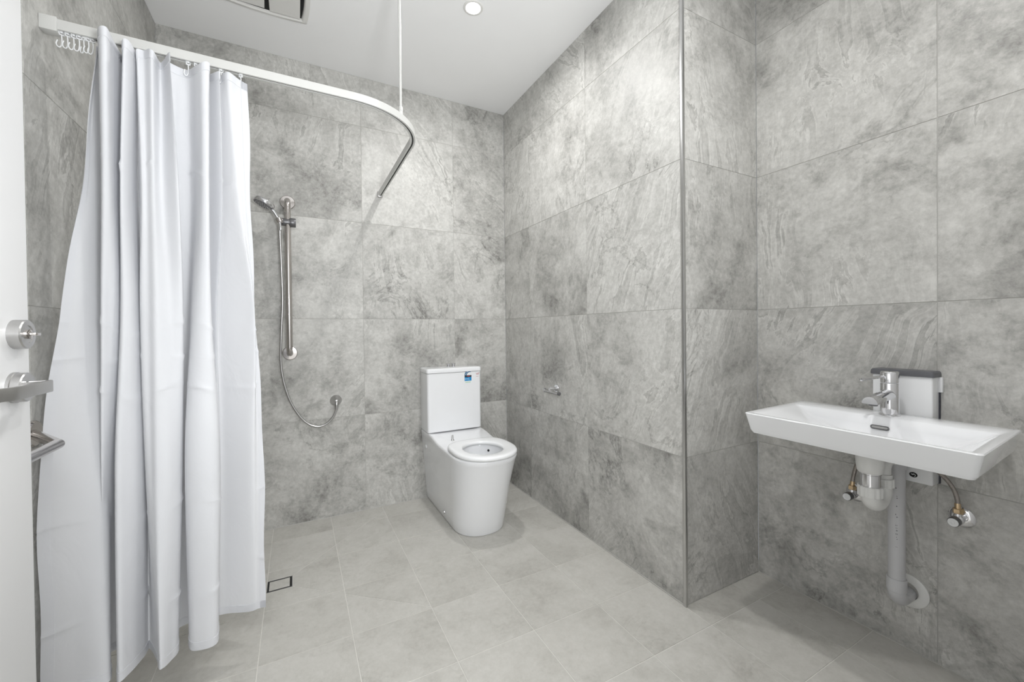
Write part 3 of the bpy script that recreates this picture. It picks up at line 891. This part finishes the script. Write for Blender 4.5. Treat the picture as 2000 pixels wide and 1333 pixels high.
# cistern
CYF = 2.525
def cist_ring(g_, z, y0=CYF):
    x0, x1, y1, r = TX-0.1845+g_, TX+0.1845-g_, YB, 0.016
    pts = []
    for cx, cy, a0 in ((x1-r, y1-0.004, 0), (x0+r, y1-0.004, 90), (x0+r, y0+g_+r, 180), (x1-r, y0+g_+r, 270)):
        rad = r if cy < 2.6 else 0.004
        cxx = cx if cy < 2.6 else (x1-rad if a0 == 0 else x0+rad)
        for k in range(7):
            a = R(a0+90*k/6); pts.append((cxx+rad*math.cos(a), cy+rad*math.sin(a), z))
    return pts
bm = BM()
ring_loft(bm, [cist_ring(0.004, 0.4685), cist_ring(0.0, 0.472), cist_ring(0.0, 0.60), cist_ring(0.0, 0.846)], True, True)
cs = obj('cistern', bm, 'ceramic', to, angle=40)
bm = BM()
ring_loft(bm, [cist_ring(0.002, 0.8485), cist_ring(-0.002, 0.8485, CYF-0.001), cist_ring(-0.0025, 0.852, CYF-0.001), cist_ring(-0.0025, 0.870, CYF-0.001), cist_ring(0.0, 0.8745, CYF-0.001), cist_ring(0.006, 0.8770, CYF-0.001), cist_ring(0.03, 0.8785, CYF-0.001)], True, True)
lid = obj('cistern_lid', bm, 'ceramic', to, angle=40)
for dx in (-0.0175, 0.0175):
    bm = BM(); lathe(bm, (TX+0.003+dx, 2.610, 0.8775), (0, 0, 1), [(0.0125, 0), (0.0125, 0.003), (0.0095, 0.005), (0.0095, 0.015), (0.0155, 0.018), (0.0155, 0.021), (0.0, 0.022)], 24, True, False)
    obj('flush_button', bm, 'chrome', lid)
# side caps on the pan
bm = BM(); lathe(bm, (TX-0.153, 2.318, 0.046), (-1, 0, 0.05), [(0.0105, -0.004), (0.0105, 0.003), (0.009, 0.005), (0.0035, 0.0052), (0.003, 0.004), (0, 0.004)], 20, True, False)
obj('fixing_cap', bm, 'chrome', to)
bm = BM(); lathe(bm, (TX-0.1785, 2.60, 0.37), (-1, 0, 0.0), [(0.012, -0.006), (0.012, 0.002), (0.010, 0.003), (0, 0.003)], 20, True, False)
obj('side_plug', bm, 'white_plastic', to)

# water rating sticker and mark on the cistern front
SXC, SZ0 = 1.003, 0.770
yy = CYF-0.0006
def quad(bm, x0, z0, x1, z1, mi, y=yy):
    f = bm.faces.new([bm.verts.new((x, y, z)) for x, z in ((x0, z0), (x1, z0), (x1, z1), (x0, z1))]); f.material_index = mi
bm = BM()
SW = 0.049
x0 = SXC-SW/2
def arc_poly(bm, cx, cz, r0, r1, a0, a1, mi, y, n=16):
    for i in range(n):
        t0, t1 = R(a0+(a1-a0)*i/n), R(a0+(a1-a0)*(i+1)/n)
        pts = [(cx+r0*math.cos(t0), cz+r0*math.sin(t0)), (cx+r1*math.cos(t0), cz+r1*math.sin(t0)), (cx+r1*math.cos(t1), cz+r1*math.sin(t1)), (cx+r0*math.cos(t1), cz+r0*math.sin(t1))]
        f = bm.faces.new([bm.verts.new((x, y, z)) for x, z in pts]); f.material_index = mi
# stars arch: a quarter-turn band on the left rising to the middle
quad(bm, x0, SZ0, x0+SW, SZ0+0.014, 0)                    # pale foot
quad(bm, x0+0.004, SZ0+0.004, x0+SW-0.006, SZ0+0.010, 4, yy-0.0001)
quad(bm, x0, SZ0+0.016, x0+SW, SZ0+0.040, 1)              # blue field
quad(bm, x0, SZ0+0.040, x0+SW, SZ0+0.053, 3)              # dark band
quad(bm, x0+0.019, SZ0+0.0435, x0+0.037, SZ0+0.049, 5, yy-0.0001)
acx = x0+0.036
arc_poly(bm, acx, SZ0+0.053, 0.020, 0.036, 72, 180, 2, yy)
arc_poly(bm, acx, SZ0+0.053, 0.0, 0.020, 72, 180, 0, yy)
def star(bm, cx, cz, r, mi, y):
    c = bm.verts.new((cx, y, cz)); vs = []
    for i in range(10):
        rr = r if i % 2 == 0 else r*0.42
        a = PI/2+PI*i/5; vs.append(bm.verts.new((cx+rr*math.cos(a), y, cz+rr*math.sin(a))))
    for i in range(10):
        f = bm.faces.new((c, vs[i], vs[(i+1) % 10])); f.material_index = mi
for a in (84, 106, 128, 150, 170):
    star(bm, acx+0.028*math.cos(R(a)), SZ0+0.053+0.028*math.sin(R(a)), 0.0044, 0, yy-0.0002)
star(bm, x0+0.0175, SZ0+0.0285, 0.0045, 0, yy-0.0002)
# white curved strokes left and right of the star
arc_poly(bm, x0+0.002, SZ0+0.0285, 0.0045, 0.0066, -70, 70, 0, yy-0.0002, 8)
arc_poly(bm, x0+0.032, SZ0+0.0285, 0.0045, 0.0062, 60, 300, 0, yy-0.0002, 12)
st = obj('rating_sticker', bm, ['sticker_white', 'sticker_blue', 'sticker_navy', 'sticker_dark', 'sticker_green', 'sticker_red'], cs, smooth=False)
st['label'] = 'blue water rating sticker with a row of stars'
def text_mesh(txt, size, extrude=0.0):
    cu = bpy.data.curves.new('lettering', 'FONT'); cu.body = txt; cu.size = size
    cu.align_x = 'CENTER'; cu.align_y = 'CENTER'; cu.extrude = extrude
    to_ = bpy.data.objects.new('lettering', cu); COL.objects.link(to_)
    dg = bpy.context.evaluated_depsgraph_get()
    me = bpy.data.meshes.new_from_object(to_.evaluated_get(dg))
    bpy.data.objects.remove(to_, do_unlink=True)
    bm = BM(); bm.from_mesh(me); bpy.data.meshes.remove(me)
    for f in bm.faces: f.material_index = 0
    return bm
bm = text_mesh('W', 0.021)
for v in bm.verts: v.co = Vector((v.co.x+1.0705, yy, v.co.y+0.827))
# fork marks at the top right and the swash below
arc_poly(bm, 1.0700, 0.8255, 0.0145, 0.0158, 235, 300, 0, yy, 8)
arc_poly(bm, 1.0790, 0.8335, 0.0030, 0.0045, -30, 120, 0, yy, 6)
wm = obj('certification_mark', bm, 'sticker_red', cs, smooth=False)
wm['label'] = 'small red W mark'

# ------------------------------------------------------------------ toilet roll holder
tp = thing('toilet_roll_holder', (XR, 2.078, 0.752), 'small chrome toilet roll holder on the wall right of the toilet', 'roll holder')
bm = BM(); lathe(bm, (XR, 2.02, 0.770), (-1, 0, 0), [(0.022, 0), (0.022, 0.007), (0.0205, 0.009), (0, 0.009)], 28, True, False)
obj('wall_plate', bm, 'chrome', tp)
bm = BM(); lathe(bm, (XR-0.008, 2.02, 0.770), (-1, 0, 0), [(0.009, 0), (0.009, 0.045), (0.007, 0.049), (0, 0.049)], 20, True, False)
box(bm, (XR-0.052, 2.02, 0.7615), (0.012, 0.016, 0.028), bevel=0.003)
obj('arm', bm, 'chrome', tp)
bm = BM(); tube(bm, [(XR-0.052, 2.075, 0.753), (XR-0.052, 1.925, 0.753)], 0.0085, 20)
obj('roll_bar', bm, 'brushed_steel', tp)
bm = BM(); lathe(bm, (XR-0.052, 1.931, 0.753), (0, -1, 0), [(0.0105, 0), (0.0105, 0.009), (0.009, 0.011), (0, 0.011)], 20, True, False)
obj('end_cap', bm, 'dark_steel', tp)
bm = BM(); box(bm, (XR-0.052, 2.078, 0.756), (0.021, 0.006, 0.026), bevel=0.002)
obj('end_plate', bm, 'chrome', tp)

# ------------------------------------------------------------------ wash basin
BZ = 0.826
bs = thing('wash_basin', (1.60, 0.61, 0.70), 'white wall-hung rectangular ceramic wash basin with shallow bowl', 'basin')
def rr_ring(x0, x1, y0, y1, r, z, n=7, shear=True):
    pts = []
    for cx, cy, a0 in ((x1-r, y1-r, 0), (x0+r, y1-r, 90), (x0+r, y0+r, 180), (x1-r, y0+r, 270)):
        for k in range(n):
            a = R(a0+90*k/(n-1)); x, y = cx+r*math.cos(a), cy+r*math.sin(a)
            zz_ = z(x, y) if callable(z) else z
            if shear: y += (x-1.60)*0.055
            pts.append((x, y, zz_))
    return pts
OX0, OX1, OY0, OY1 = 1.379, 1.797, 0.328, 0.891
bm = BM()
def belly(x, y):
    fx = max(0, 1-((x-1.585)/0.25)**2); fy = max(0, 1-((y-0.61)/0.30)**2)
    return BZ-0.064-0.038*fx*fy
rings = [rr_ring(1.555, 1.645, 0.565, 0.655, 0.04, lambda x, y: belly(x, y)),
         rr_ring(1.52, 1.68, 0.51, 0.71, 0.05, lambda x, y: belly(x, y)),
         rr_ring(1.47, 1.74, 0.43, 0.79, 0.04, lambda x, y: belly(x, y)),
         rr_ring(OX0+0.0165, OX1-0.002, OY0+0.0175, OY1-0.0175, 0.012, lambda x, y: belly(x, y)),
         rr_ring(OX0+0.0135, OX1, OY0+0.0135, OY1-0.0135, 0.012, BZ-0.0618),
         rr_ring(OX0+0.0118, OX1, OY0+0.0118, OY1-0.0118, 0.012, BZ-0.058),
         rr_ring(OX0+0.001, OX1, OY0+0.001, OY1-0.001, 0.012, BZ-0.006),
         rr_ring(OX0, OX1, OY0, OY1, 0.012, BZ-0.003),
         rr_ring(OX0+0.002, OX1-0.001, OY0+0.002, OY1-0.002, 0.012, BZ-0.0005),
         rr_ring(OX0+0.005, OX1-0.003, OY0+0.005, OY1-0.005, 0.010, BZ),
         rr_ring(OX0+0.016, 1.694, OY0+0.020, OY1-0.022, 0.008, BZ-0.0005),
         rr_ring(OX0+0.021, 1.689, OY0+0.027, OY1-0.030, 0.010, BZ-0.0045),
         rr_ring(OX0+0.034, 1.682, OY0+0.060, OY1-0.080, 0.018, BZ-0.030),
         rr_ring(OX0+0.052, 1.672, OY0+0.110, OY1-0.150, 0.030, BZ-0.060),
         rr_ring(OX0+0.085, 1.650, OY0+0.175, OY1-0.20, 0.035, BZ-0.076),
         rr_ring(1.55, 1.63, 0.57, 0.65, 0.0395, BZ-0.082)]
ring_loft(bm, rings, True, True)
bb = obj('bowl', bm, 'ceramic', bs, angle=35)
# overflow slot on the back of the bowl
def pill(bm, c, hw_, hh_, ydir, zdir, n=8, mi=0):
    pts = []
    for s in (1, -1):
        for k in range(n+1):
            a = -PI/2+PI*k/n
            pts.append(Vector(c)+ydir*(s*(hw_-hh_+hh_*math.cos(a)))+zdir*(s*hh_*math.sin(a)))
    f = bm.faces.new([bm.verts.new(p) for p in pts]); f.material_index = mi
ov_n = Vector((-0.97, 0.0, 0.27)).normalized(); ov_y = Vector((0, 1, 0)); ov_z = ov_n.cross(ov_y).normalized()
oc = Vector((1.6795, 0.612, 0.790))
def pill_ring(hw_, hh_, off, n=10):
    pts = []
    for s in (1, -1):
        for k in range(n+1):
            a = -PI/2+PI*k/n
            pts.append(oc+ov_n*off+ov_y*(s*(hw_-hh_+hh_*math.cos(a)))+ov_z*(s*hh_*math.sin(a)))
    return pts
bm = BM(); ring_loft(bm, [pill_ring(0.0245, 0.0068, -0.004), pill_ring(0.0245, 0.0068, 0.0035), pill_ring(0.0230, 0.0054, 0.0042), pill_ring(0.0215, 0.0040, 0.0030)], True, True)
ovr = obj('overflow_ring', bm, 'dark_steel', bs)
bm = BM(); ring_loft(bm, [pill_ring(0.0215, 0.0040, 0.0026), pill_ring(0.0205, 0.0032, 0.0036)], True, True)
obj('overflow_opening', bm, 'brushed_steel', ovr)
for by in (0.40, 0.83):
    bm = BM(); box(bm, ((X2+OX1)/2-0.01, by, BZ-0.036), (X2-OX1+0.02, 0.045, 0.045), bevel=0.004)
    obj('wall_bracket', bm, 'pvc_white', bs)
bm = BM(); lathe(bm, (1.597, 0.610, BZ-0.0815), (0, 0, 1), [(0.031, 0), (0.031, 0.002), (0.027, 0.0035), (0.0, 0.004)], 32, True, False)
obj('waste_plug', bm, 'chrome', bs)

# ------------------------------------------------------------------ basin mixer tap
tx, ty = 1.737, 0.607
tap = thing('basin_mixer_tap', (tx, ty, BZ), 'chrome single-lever mixer tap standing on the white basin', 'tap')
bm = BM()
lathe(bm, (tx, ty, BZ-0.0005), (0, 0, 1), [(0.0275, 0), (0.0275, 0.004), (0.0262, 0.0055), (0.0240, 0.006), (0.0240, 0.106), (0.0232, 0.1075)], 40)
obj('tap_body', bm, 'chrome', tap)
bm = BM()
lathe(bm, (tx, ty, BZ+0.1085), (0, 0, 1), [(0.0230, 0), (0.0240, 0.001), (0.0240, 0.033), (0.0220, 0.036), (0, 0.036)], 40, True, False)
cap = obj('lever_cap', bm, 'chrome', tap)
bm = BM()
ld = Vector((-1.0, 0.36, -0.10)).normalized()
lp = Vector((tx-0.012, ty+0.004, BZ+0.130))
lathe(bm, lp, ld, [(0.0036, 0), (0.0036, 0.014), (0.0046, 0.018), (0.0054, 0.092), (0.0050, 0.098), (0.0, 0.0995)], 18, True, False)
obj('lever_pin', bm, 'chrome', cap)
bm = BM()
# half-round spout sloping forward
def spout_ring(c, dirv, w_, h_, n=14):
    side = Vector((0, 1, 0)); upv = side.cross(dirv).normalized()
    if upv.z < 0: upv = -upv
    pts = []
    for k in range(n+1):
        a = PI*k/n; pts.append(c+side*(w_*math.cos(a))+upv*(h_*math.sin(a)))
    for k in range(1, 6):
        a = PI+PI*k/6; pts.append(c+side*(w_*math.cos(a))+upv*(0.06*h_*math.sin(a)))
    return pts
sd = Vector((-1, 0.0, -0.10)).normalized()
s0 = Vector((tx-0.006, ty, BZ+0.064))
rings = []
for t, w_, h_ in ((0, 0.0205, 0.025), (0.03, 0.0215, 0.025), (0.09, 0.0215, 0.0235), (0.133, 0.0215, 0.0225), (0.136, 0.0205, 0.0213)):
    rings.append(spout_ring(s0+sd*t, sd, w_, h_))
ring_loft(bm, rings, True, True)
sp = obj('spout', bm, 'chrome', tap, angle=35)
bm = BM(); lathe(bm, s0+sd*0.112+Vector((0, 0, -0.001)), (0, 0, -1), [(0.0115, 0), (0.0115, 0.009), (0.0095, 0.010), (0.009, 0.006), (0, 0.006)], 24, True, False)
obj('aerator', bm, 'dark_steel', sp)

# ------------------------------------------------------------------ thermostatic box on the wall behind the basin
vb = thing('mixing_valve_box', (X2, 0.60, 0.60), 'white wall box with dark grey lid behind the basin tap', 'valve box')
bm = BM(); box(bm, ((1.803+X2)/2, 0.6005, 0.779), (X2-1.803, 0.155, 0.354), bevel=0.005, seg=3)
bx = obj('housing', bm, 'white_plastic', vb)
bm = BM()
pr = [(X2, 0.5185), (1.802, 0.5185), (1.7985, 0.522), (1.7985, 0.679), (1.802, 0.6825), (X2, 0.6825)]
def lidr(z, k): return [((x-1.83)*k+1.83 if x < X2-0.001 else x, (y-0.6005)*k+0.6005, z) for x, y in pr]
ring_loft(bm, [lidr(0.954, 1.0), lidr(0.962, 1.0), lidr(0.969, 0.985), lidr(0.9725, 0.94)], True, True)
obj('lid', bm, 'grey_plastic', vb)
bm = BM(); box(bm, (X2-0.006, 0.519, 0.928), (0.012, 0.012, 0.050), bevel=0.002)
obj('side_clip', bm, 'white_plastic', vb)
bm = BM(); box(bm, (X2-0.004, 0.6005, 0.776), (0.008, 0.161, 0.345))
obj('back_plate', bm, 'ink', vb)
# little dark emblem low on the front
bm = BM()
ex = 1.8024
ec = (ex, 0.5695, 0.627)
a_ = [Vector((ex, ec[1]+0.0105*math.cos(t), ec[2]+0.0085*math.sin(t))) for t in (2*PI*i/24 for i in range(24))]
f = bm.faces.new([bm.verts.new(p) for p in a_])
for q in ((0.2, 200), (150, 330)):
    pass
def arc_x(bm, cy, cz, r0, r1, a0, a1, mi, x, n=10):
    for i in range(n):
        t0, t1 = R(a0+(a1-a0)*i/n), R(a0+(a1-a0)*(i+1)/n)
        pts = [(cy+r0*math.cos(t0), cz+r0*math.sin(t0)), (cy+r1*math.cos(t0), cz+r1*math.sin(t0)), (cy+r1*math.cos(t1), cz+r1*math.sin(t1)), (cy+r0*math.cos(t1), cz+r0*math.sin(t1))]
        ff = bm.faces.new([bm.verts.new((x, y, z)) for y, z in pts]); ff.material_index = mi
arc_x(bm, ec[1]-0.001, ec[2]-0.001, 0.0035, 0.0048, 20, 250, 1, ex-0.0003)
arc_x(bm, ec[1]+0.002, ec[2]+0.003, 0.0026, 0.0038, 180, 380, 1, ex-0.0003)
eb = obj('emblem', bm, ['black', 'sticker_white'], bx, smooth=False)
eb['label'] = 'black oval emblem with a pale swirl'

# ------------------------------------------------------------------ basin trap and drain pipe
tr = thing('basin_trap', (1.605, 0.61, 0.53), 'white plastic p-trap with chrome collar hanging under the basin', 'trap')
ix = 1.605
bm = BM(); lathe(bm, (ix, 0.610, BZ-0.098), (0, 0, -1), [(0.0368, 0.003), (0.0368, 0.02), (0.0350, 0.05), (0.0325, 0.066), (0.0285, 0.071)], 36)
obj('waste_cup', bm, 'pvc_white', tr)
bm = BM(); lathe(bm, (ix, 0.610, 0.6585), (0, 0, -1), [(0.0285, 0), (0.0285, 0.004), (0.0265, 0.006), (0.0265, 0.046), (0.024, 0.047)], 36)
obj('collar', bm, 'chrome', tr)
def ribbed_nut(name, cx, cy, z0, z1, r, mt, parent):
    bm = BM(); n = 48; rings = []
    for z, k in ((z0, 0.96), (z0+0.002, 1.0), (z1-0.002, 1.0), (z1, 0.96)):
        rings.append([(cx+(r*k+(0.0022 if (i//2) % 2 == 0 else 0))*math.cos(2*PI*i/n), cy+(r*k+(0.0022 if (i//2) % 2 == 0 else 0))*math.sin(2*PI*i/n), z) for i in range(n)])
    ring_loft(bm, rings, True, True)
    return obj(name, bm, mt, parent, angle=25)
ribbed_nut('slip_nut', ix, 0.610, 0.582, 0.6155, 0.0300, 'pvc_white', tr)
ox = 1.690
bm = BM()
ub = [Vector((ix, 0.610, 0.612)), Vector((ix, 0.610, 0.600))]
urad = (ox-ix)/2
for i in range(1, 20):
    a = PI*i/20
    ub.append(Vector((ix+urad-urad*math.cos(a), 0.610, 0.592-urad*math.sin(a)*0.92)))
ub += [Vector((ox, 0.610, 0.60)), Vector((ox, 0.610, 0.64))]
tube(bm, ub, 0.0255, 28)
obj('u_bend', bm, 'pvc_white', tr)
ribbed_nut('slip_nut', ox, 0.610, 0.598, 0.627, 0.0285, 'pvc_white', tr)
bm = BM()
tube(bm, spline([(ox, 0.610, 0.635), (ox, 0.610, 0.662), (ox+0.012, 0.608, 0.682), (ox+0.035, 0.605, 0.690), (1.770, 0.603, 0.690)], 8), 0.0225, 24)
obj('outlet_elbow', bm, 'pvc_white', tr)
bm = BM(); lathe(bm, (1.725, 0.6055, 0.690), (1, -0.05, 0), [(0.0275, 0), (0.0275, 0.024), (0.0255, 0.026)], 28)
obj('elbow_ring', bm, 'pvc_white', tr)

px_, py_ = 1.773, 0.6025
dp = thing('drain_pipe', (px_, py_, 0.20), 'pale grey plastic drain pipe dropping from the trap into the wall', 'pipe')
bm = BM(); lathe(bm, (px_, py_, 0.262), (0, 0, 1), [(0.0225, 0), (0.0225, 0.395)], 32)
pp = obj('pipe', bm, 'pvc', dp)
bm = BM(); lathe(bm, (px_, py_, 0.645), (0, 0, 1), [(0.0262, 0), (0.0262, 0.05), (0.0245, 0.07), (0.015, 0.078)], 32)
obj('top_tee', bm, 'pvc', dp)
bm = BM(); lathe(bm, (px_, py_, 0.232), (0, 0, 1), [(0.0245, 0), (0.0262, 0.002), (0.0262, 0.042), (0.0248, 0.044)], 32)
obj('socket', bm, 'pvc', dp)
bm = BM()
el = [Vector((px_, py_, 0.245))]
for i in range(0, 13):
    a = PI/2*i/12
    el.append(Vector((px_+0.04-0.04*math.cos(a), py_, 0.232-0.035*math.sin(a))))
el.append(Vector((X2-0.001, py_, 0.197)))
tube(bm, el, 0.0240, 28)
obj('elbow', bm, 'pvc', dp)
bm = BM()
rings = []
for r0, h in ((0.033, 0), (0.056, 0), (0.056, 0.003), (0.052, 0.006), (0.036, 0.008), (0.030, 0.007)):
    rings.append([(X2-h, py_+r0*math.cos(t), 0.206+r0*math.sin(t)) for t in (2*PI*i/44 for i in range(44))])
ring_loft(bm, rings, False, False)
obj('wall_flange', bm, 'pvc_white', dp)
# faint printed marks running down the pipe
bm = BM(); rnd = random.Random(9)
ta = R(197)
z = 0.585
while z > 0.385:
    l_ = rnd.uniform(0.003, 0.009)
    for k in range(2):
        t0 = ta+rnd.uniform(-0.10, 0.10); dt = 0.05
        rr = 0.0227
        f = bm.faces.new([bm.verts.new((px_+rr*math.cos(t), py_+rr*math.sin(t), zz_)) for t, zz_ in ((t0, z), (t0+dt, z), (t0+dt, z-l_*0.6), (t0, z-l_*0.6))])
    z -= l_+rnd.choice((0.003, 0.004, 0.022))
obj('printed_marks', bm, 'ink', pp, smooth=False)['kind'] = 'stuff'

# ------------------------------------------------------------------ stop valves and braided hose
def stop_valve(loc, label, turn):
    v = thing('stop_valve', loc, label, 'valve', 'stop valves under the basin')
    x, y, z = loc
    bm = BM(); lathe(bm, (x, y, z), (-1, 0, 0), [(0.0315, 0), (0.0315, 0.003), (0.029, 0.005), (0.017, 0.009), (0.015, 0.009)], 36)
    obj('wall_flange', bm, 'chrome', v)
    bm = BM(); lathe(bm, (x-0.006, y, z), (-1, 0, 0), [(0.013, 0), (0.013, 0.018), (0.015, 0.020), (0.015, 0.036), (0.011, 0.040), (0.008, 0.048)], 28)
    lathe(bm, (x-0.034, y, z), (0, 0, 1), [(0.011, -0.006), (0.011, 0.012), (0.009, 0.016), (0.009, 0.024)], 24)
    obj('valve_body', bm, 'chrome', v)
    bm = BM(); lathe(bm, (x-0.052, y, z), (-1, 0, 0), [(0.0125, 0), (0.0142, 0.002), (0.0142, 0.022), (0.0132, 0.024), (0.012, 0.024)], 28)
    k = obj('knob', bm, 'dark_steel', v)
    bm = BM(); lathe(bm, (x-0.0755, y, z), (-1, 0, 0), [(0.0125, 0), (0.0122, 0.0015), (0.0045, 0.0022), (0.0036, 0.001), (0, 0.001)], 28, True, False)
    obj('knob_disc', bm, 'white_plastic', k)
    bm = BM(); lathe(bm, (x-0.034, y, z+0.020), (0, 0, 1), [(0.0125, 0), (0.0125, 0.013), (0.011, 0.015)], 6)
    obj('nut', bm, 'brass', v, smooth=False)
    return v
v1 = stop_valve((X2, 0.4725, 0.512), 'chrome stop valve on the wall right of the drain pipe', 0)
v2 = stop_valve((X2, 0.7475, 0.493), 'chrome stop valve partly hidden left of the white trap', 0)
def flexi(label, pts):
    h = thing('braided_hose', pts[0], label, 'hose', 'braided hoses under the basin')
    bm = BM(); tube(bm, spline(pts, 8), 0.0062, 14)
    obj('hose_tube', bm, 'braid', h)
    d0 = (Vector(pts[1])-Vector(pts[0])).normalized()
    bm = BM(); lathe(bm, Vector(pts[0])-d0*0.002, d0, [(0.0072, 0), (0.0074, 0.016), (0.0066, 0.018)], 18)
    obj('ferrule', bm, 'brass', h)
    return h
flexi('brown braided hose curving up from the right stop valve', [(X2-0.034, 0.4725, 0.547), (X2-0.034, 0.474, 0.575), (X2-0.034, 0.482, 0.605), (X2-0.035, 0.498, 0.637), (X2-0.037, 0.516, 0.668), (X2-0.04, 0.53, 0.70), (X2-0.05, 0.545, 0.735)][:6]+[(X2-0.066, 0.548, 0.730)] if False else
      [(X2-0.034, 0.4725, 0.547), (X2-0.034, 0.474, 0.575), (X2-0.036, 0.481, 0.603), (X2-0.046, 0.494, 0.632), (X2-0.062, 0.512, 0.660), (X2-0.072, 0.530, 0.690), (X2-0.075, 0.545, 0.722)])
flexi('braided hose rising behind the trap from the left stop valve', [(X2-0.034, 0.7475, 0.528), (X2-0.034, 0.744, 0.560), (X2-0.036, 0.735, 0.60), (X2-0.045, 0.715, 0.65), (X2-0.060, 0.69, 0.70), (X2-0.07, 0.68, 0.722)])

# ------------------------------------------------------------------ floor drain
fd = thing('floor_drain', (-0.08, 2.085, 0), 'square tile-insert floor waste beside the curtain hem', 'drain')
bm = BM()
dx0, dx1, dy0, dy1 = -0.130, -0.0315, 2.0415, 2.1285
for c in (((dx0+dx1)/2, dy0+0.0012), ((dx0+dx1)/2, dy1-0.0012)):
    box(bm, (c[0], c[1], -0.0008), (dx1-dx0, 0.0024, 0.0020))
for x in (dx0+0.0012, dx1-0.0012):
    box(bm, (x, (dy0+dy1)/2, -0.0008), (0.0024, dy1-dy0, 0.0020))
obj('frame', bm, 'dark_steel', fd, smooth=False)
bm = BM(); box(bm, ((dx0+dx1)/2, (dy0+dy1)/2, -0.00085), (dx1-dx0-0.004, dy1-dy0-0.004, 0.0006))
obj('gap', bm, 'black', fd, smooth=False)
bm = BM(); box(bm, ((dx0+dx1)/2-0.001, (dy0+dy1)/2, -0.0004), (dx1-dx0-0.019, dy1-dy0-0.016, 0.0012), bevel=0.0003, seg=1)
obj('tile_insert', bm, 'floor_stone', fd, smooth=False)

# ------------------------------------------------------------------ ceiling exhaust vent
vx, vy = -0.105, 2.165
vt = thing('exhaust_vent', (vx, vy, H), 'square white ceiling exhaust vent with dark gaps between its panels', 'vent')
def bow_ring(hx_, z, bow=0.012, n=9):
    pts = []
    for sx_, sy_, ex_, ey_ in ((1, 1, -1, 1), (-1, 1, -1, -1), (-1, -1, 1, -1), (1, -1, 1, 1)):
        for k in range(n):
            t = k/n; x = sx_+(ex_-sx_)*t; y = sy_+(ey_-sy_)*t
            b = bow*(1-(2*t-1)**2)
            nx, ny = ((0, sy_) if sy_ == ey_ else (sx_, 0))
            pts.append((vx+x*hx_+nx*b, vy+y*hx_+ny*b, z))
    return pts
bm = BM()
rings = [bow_ring(0.176, H), bow_ring(0.176, H-0.006), bow_ring(0.168, H-0.012), bow_ring(0.158, H-0.013), bow_ring(0.153, H-0.009), bow_ring(0.151, H-0.002)]
vr = ring_loft(bm, rings, True, False)
obj('frame', bm, 'vent_white', vt, angle=30)
bm = BM(); bm.faces.new([bm.verts.new(p) for p in bow_ring(0.150, H-0.0025)])
obj('dark_cavity', bm, 'black', vt, smooth=False)
# four louvre plates laid as a pinwheel around a square
for k in range(4):
    bm = BM()
    m = Matrix.Translation((vx, vy, 0)) @ Matrix.Rotation(k*PI/2, 4, 'Z')
    pts = [(0.013, 0.001), (0.145, 0.008), (0.145, 0.148), (0.013, 0.154)]
    def lr(d, z): return [m @ Vector((x+(d if i in (0, 3) else -d), y+(d if i in (0, 1) else -d), z)) for i, (x, y) in enumerate(pts)]
    ring_loft(bm, [lr(0, H-0.004), lr(0, H-0.010), lr(0.002, H-0.012)], True, True)
    obj('louvre', bm, 'vent_white', vt, smooth=False)

# ------------------------------------------------------------------ recessed downlights
def downlight(x, y, label):
    d = thing('downlight', (x, y, H), label, 'ceiling light', 'recessed ceiling downlights')
    bm = BM()
    rings = []
    for r0, h in ((0.036, 0.001), (0.048, 0), (0.048, 0.003), (0.045, 0.005), (0.037, 0.0045), (0.035, 0.002)):
        rings.append([(x+r0*math.cos(t), y+r0*math.sin(t), H-h) for t in (2*PI*i/40 for i in range(40))])
    ring_loft(bm, rings, False, False)
    obj('trim_ring', bm, 'vent_white', d)
    bm = BM(); lathe(bm, (x, y, H-0.0005), (0, 0, -1), [(0.0355, 0), (0.0355, 0.002), (0.02, 0.003), (0, 0.0033)], 36, True, False)
    obj('lens', bm, 'lamp', d)
    return d
downlight(*LIGHT_XY[0], 'glowing round downlight in the ceiling above the toilet area')
downlight(*LIGHT_XY[1], 'glowing round downlight in the ceiling in front of the basin')
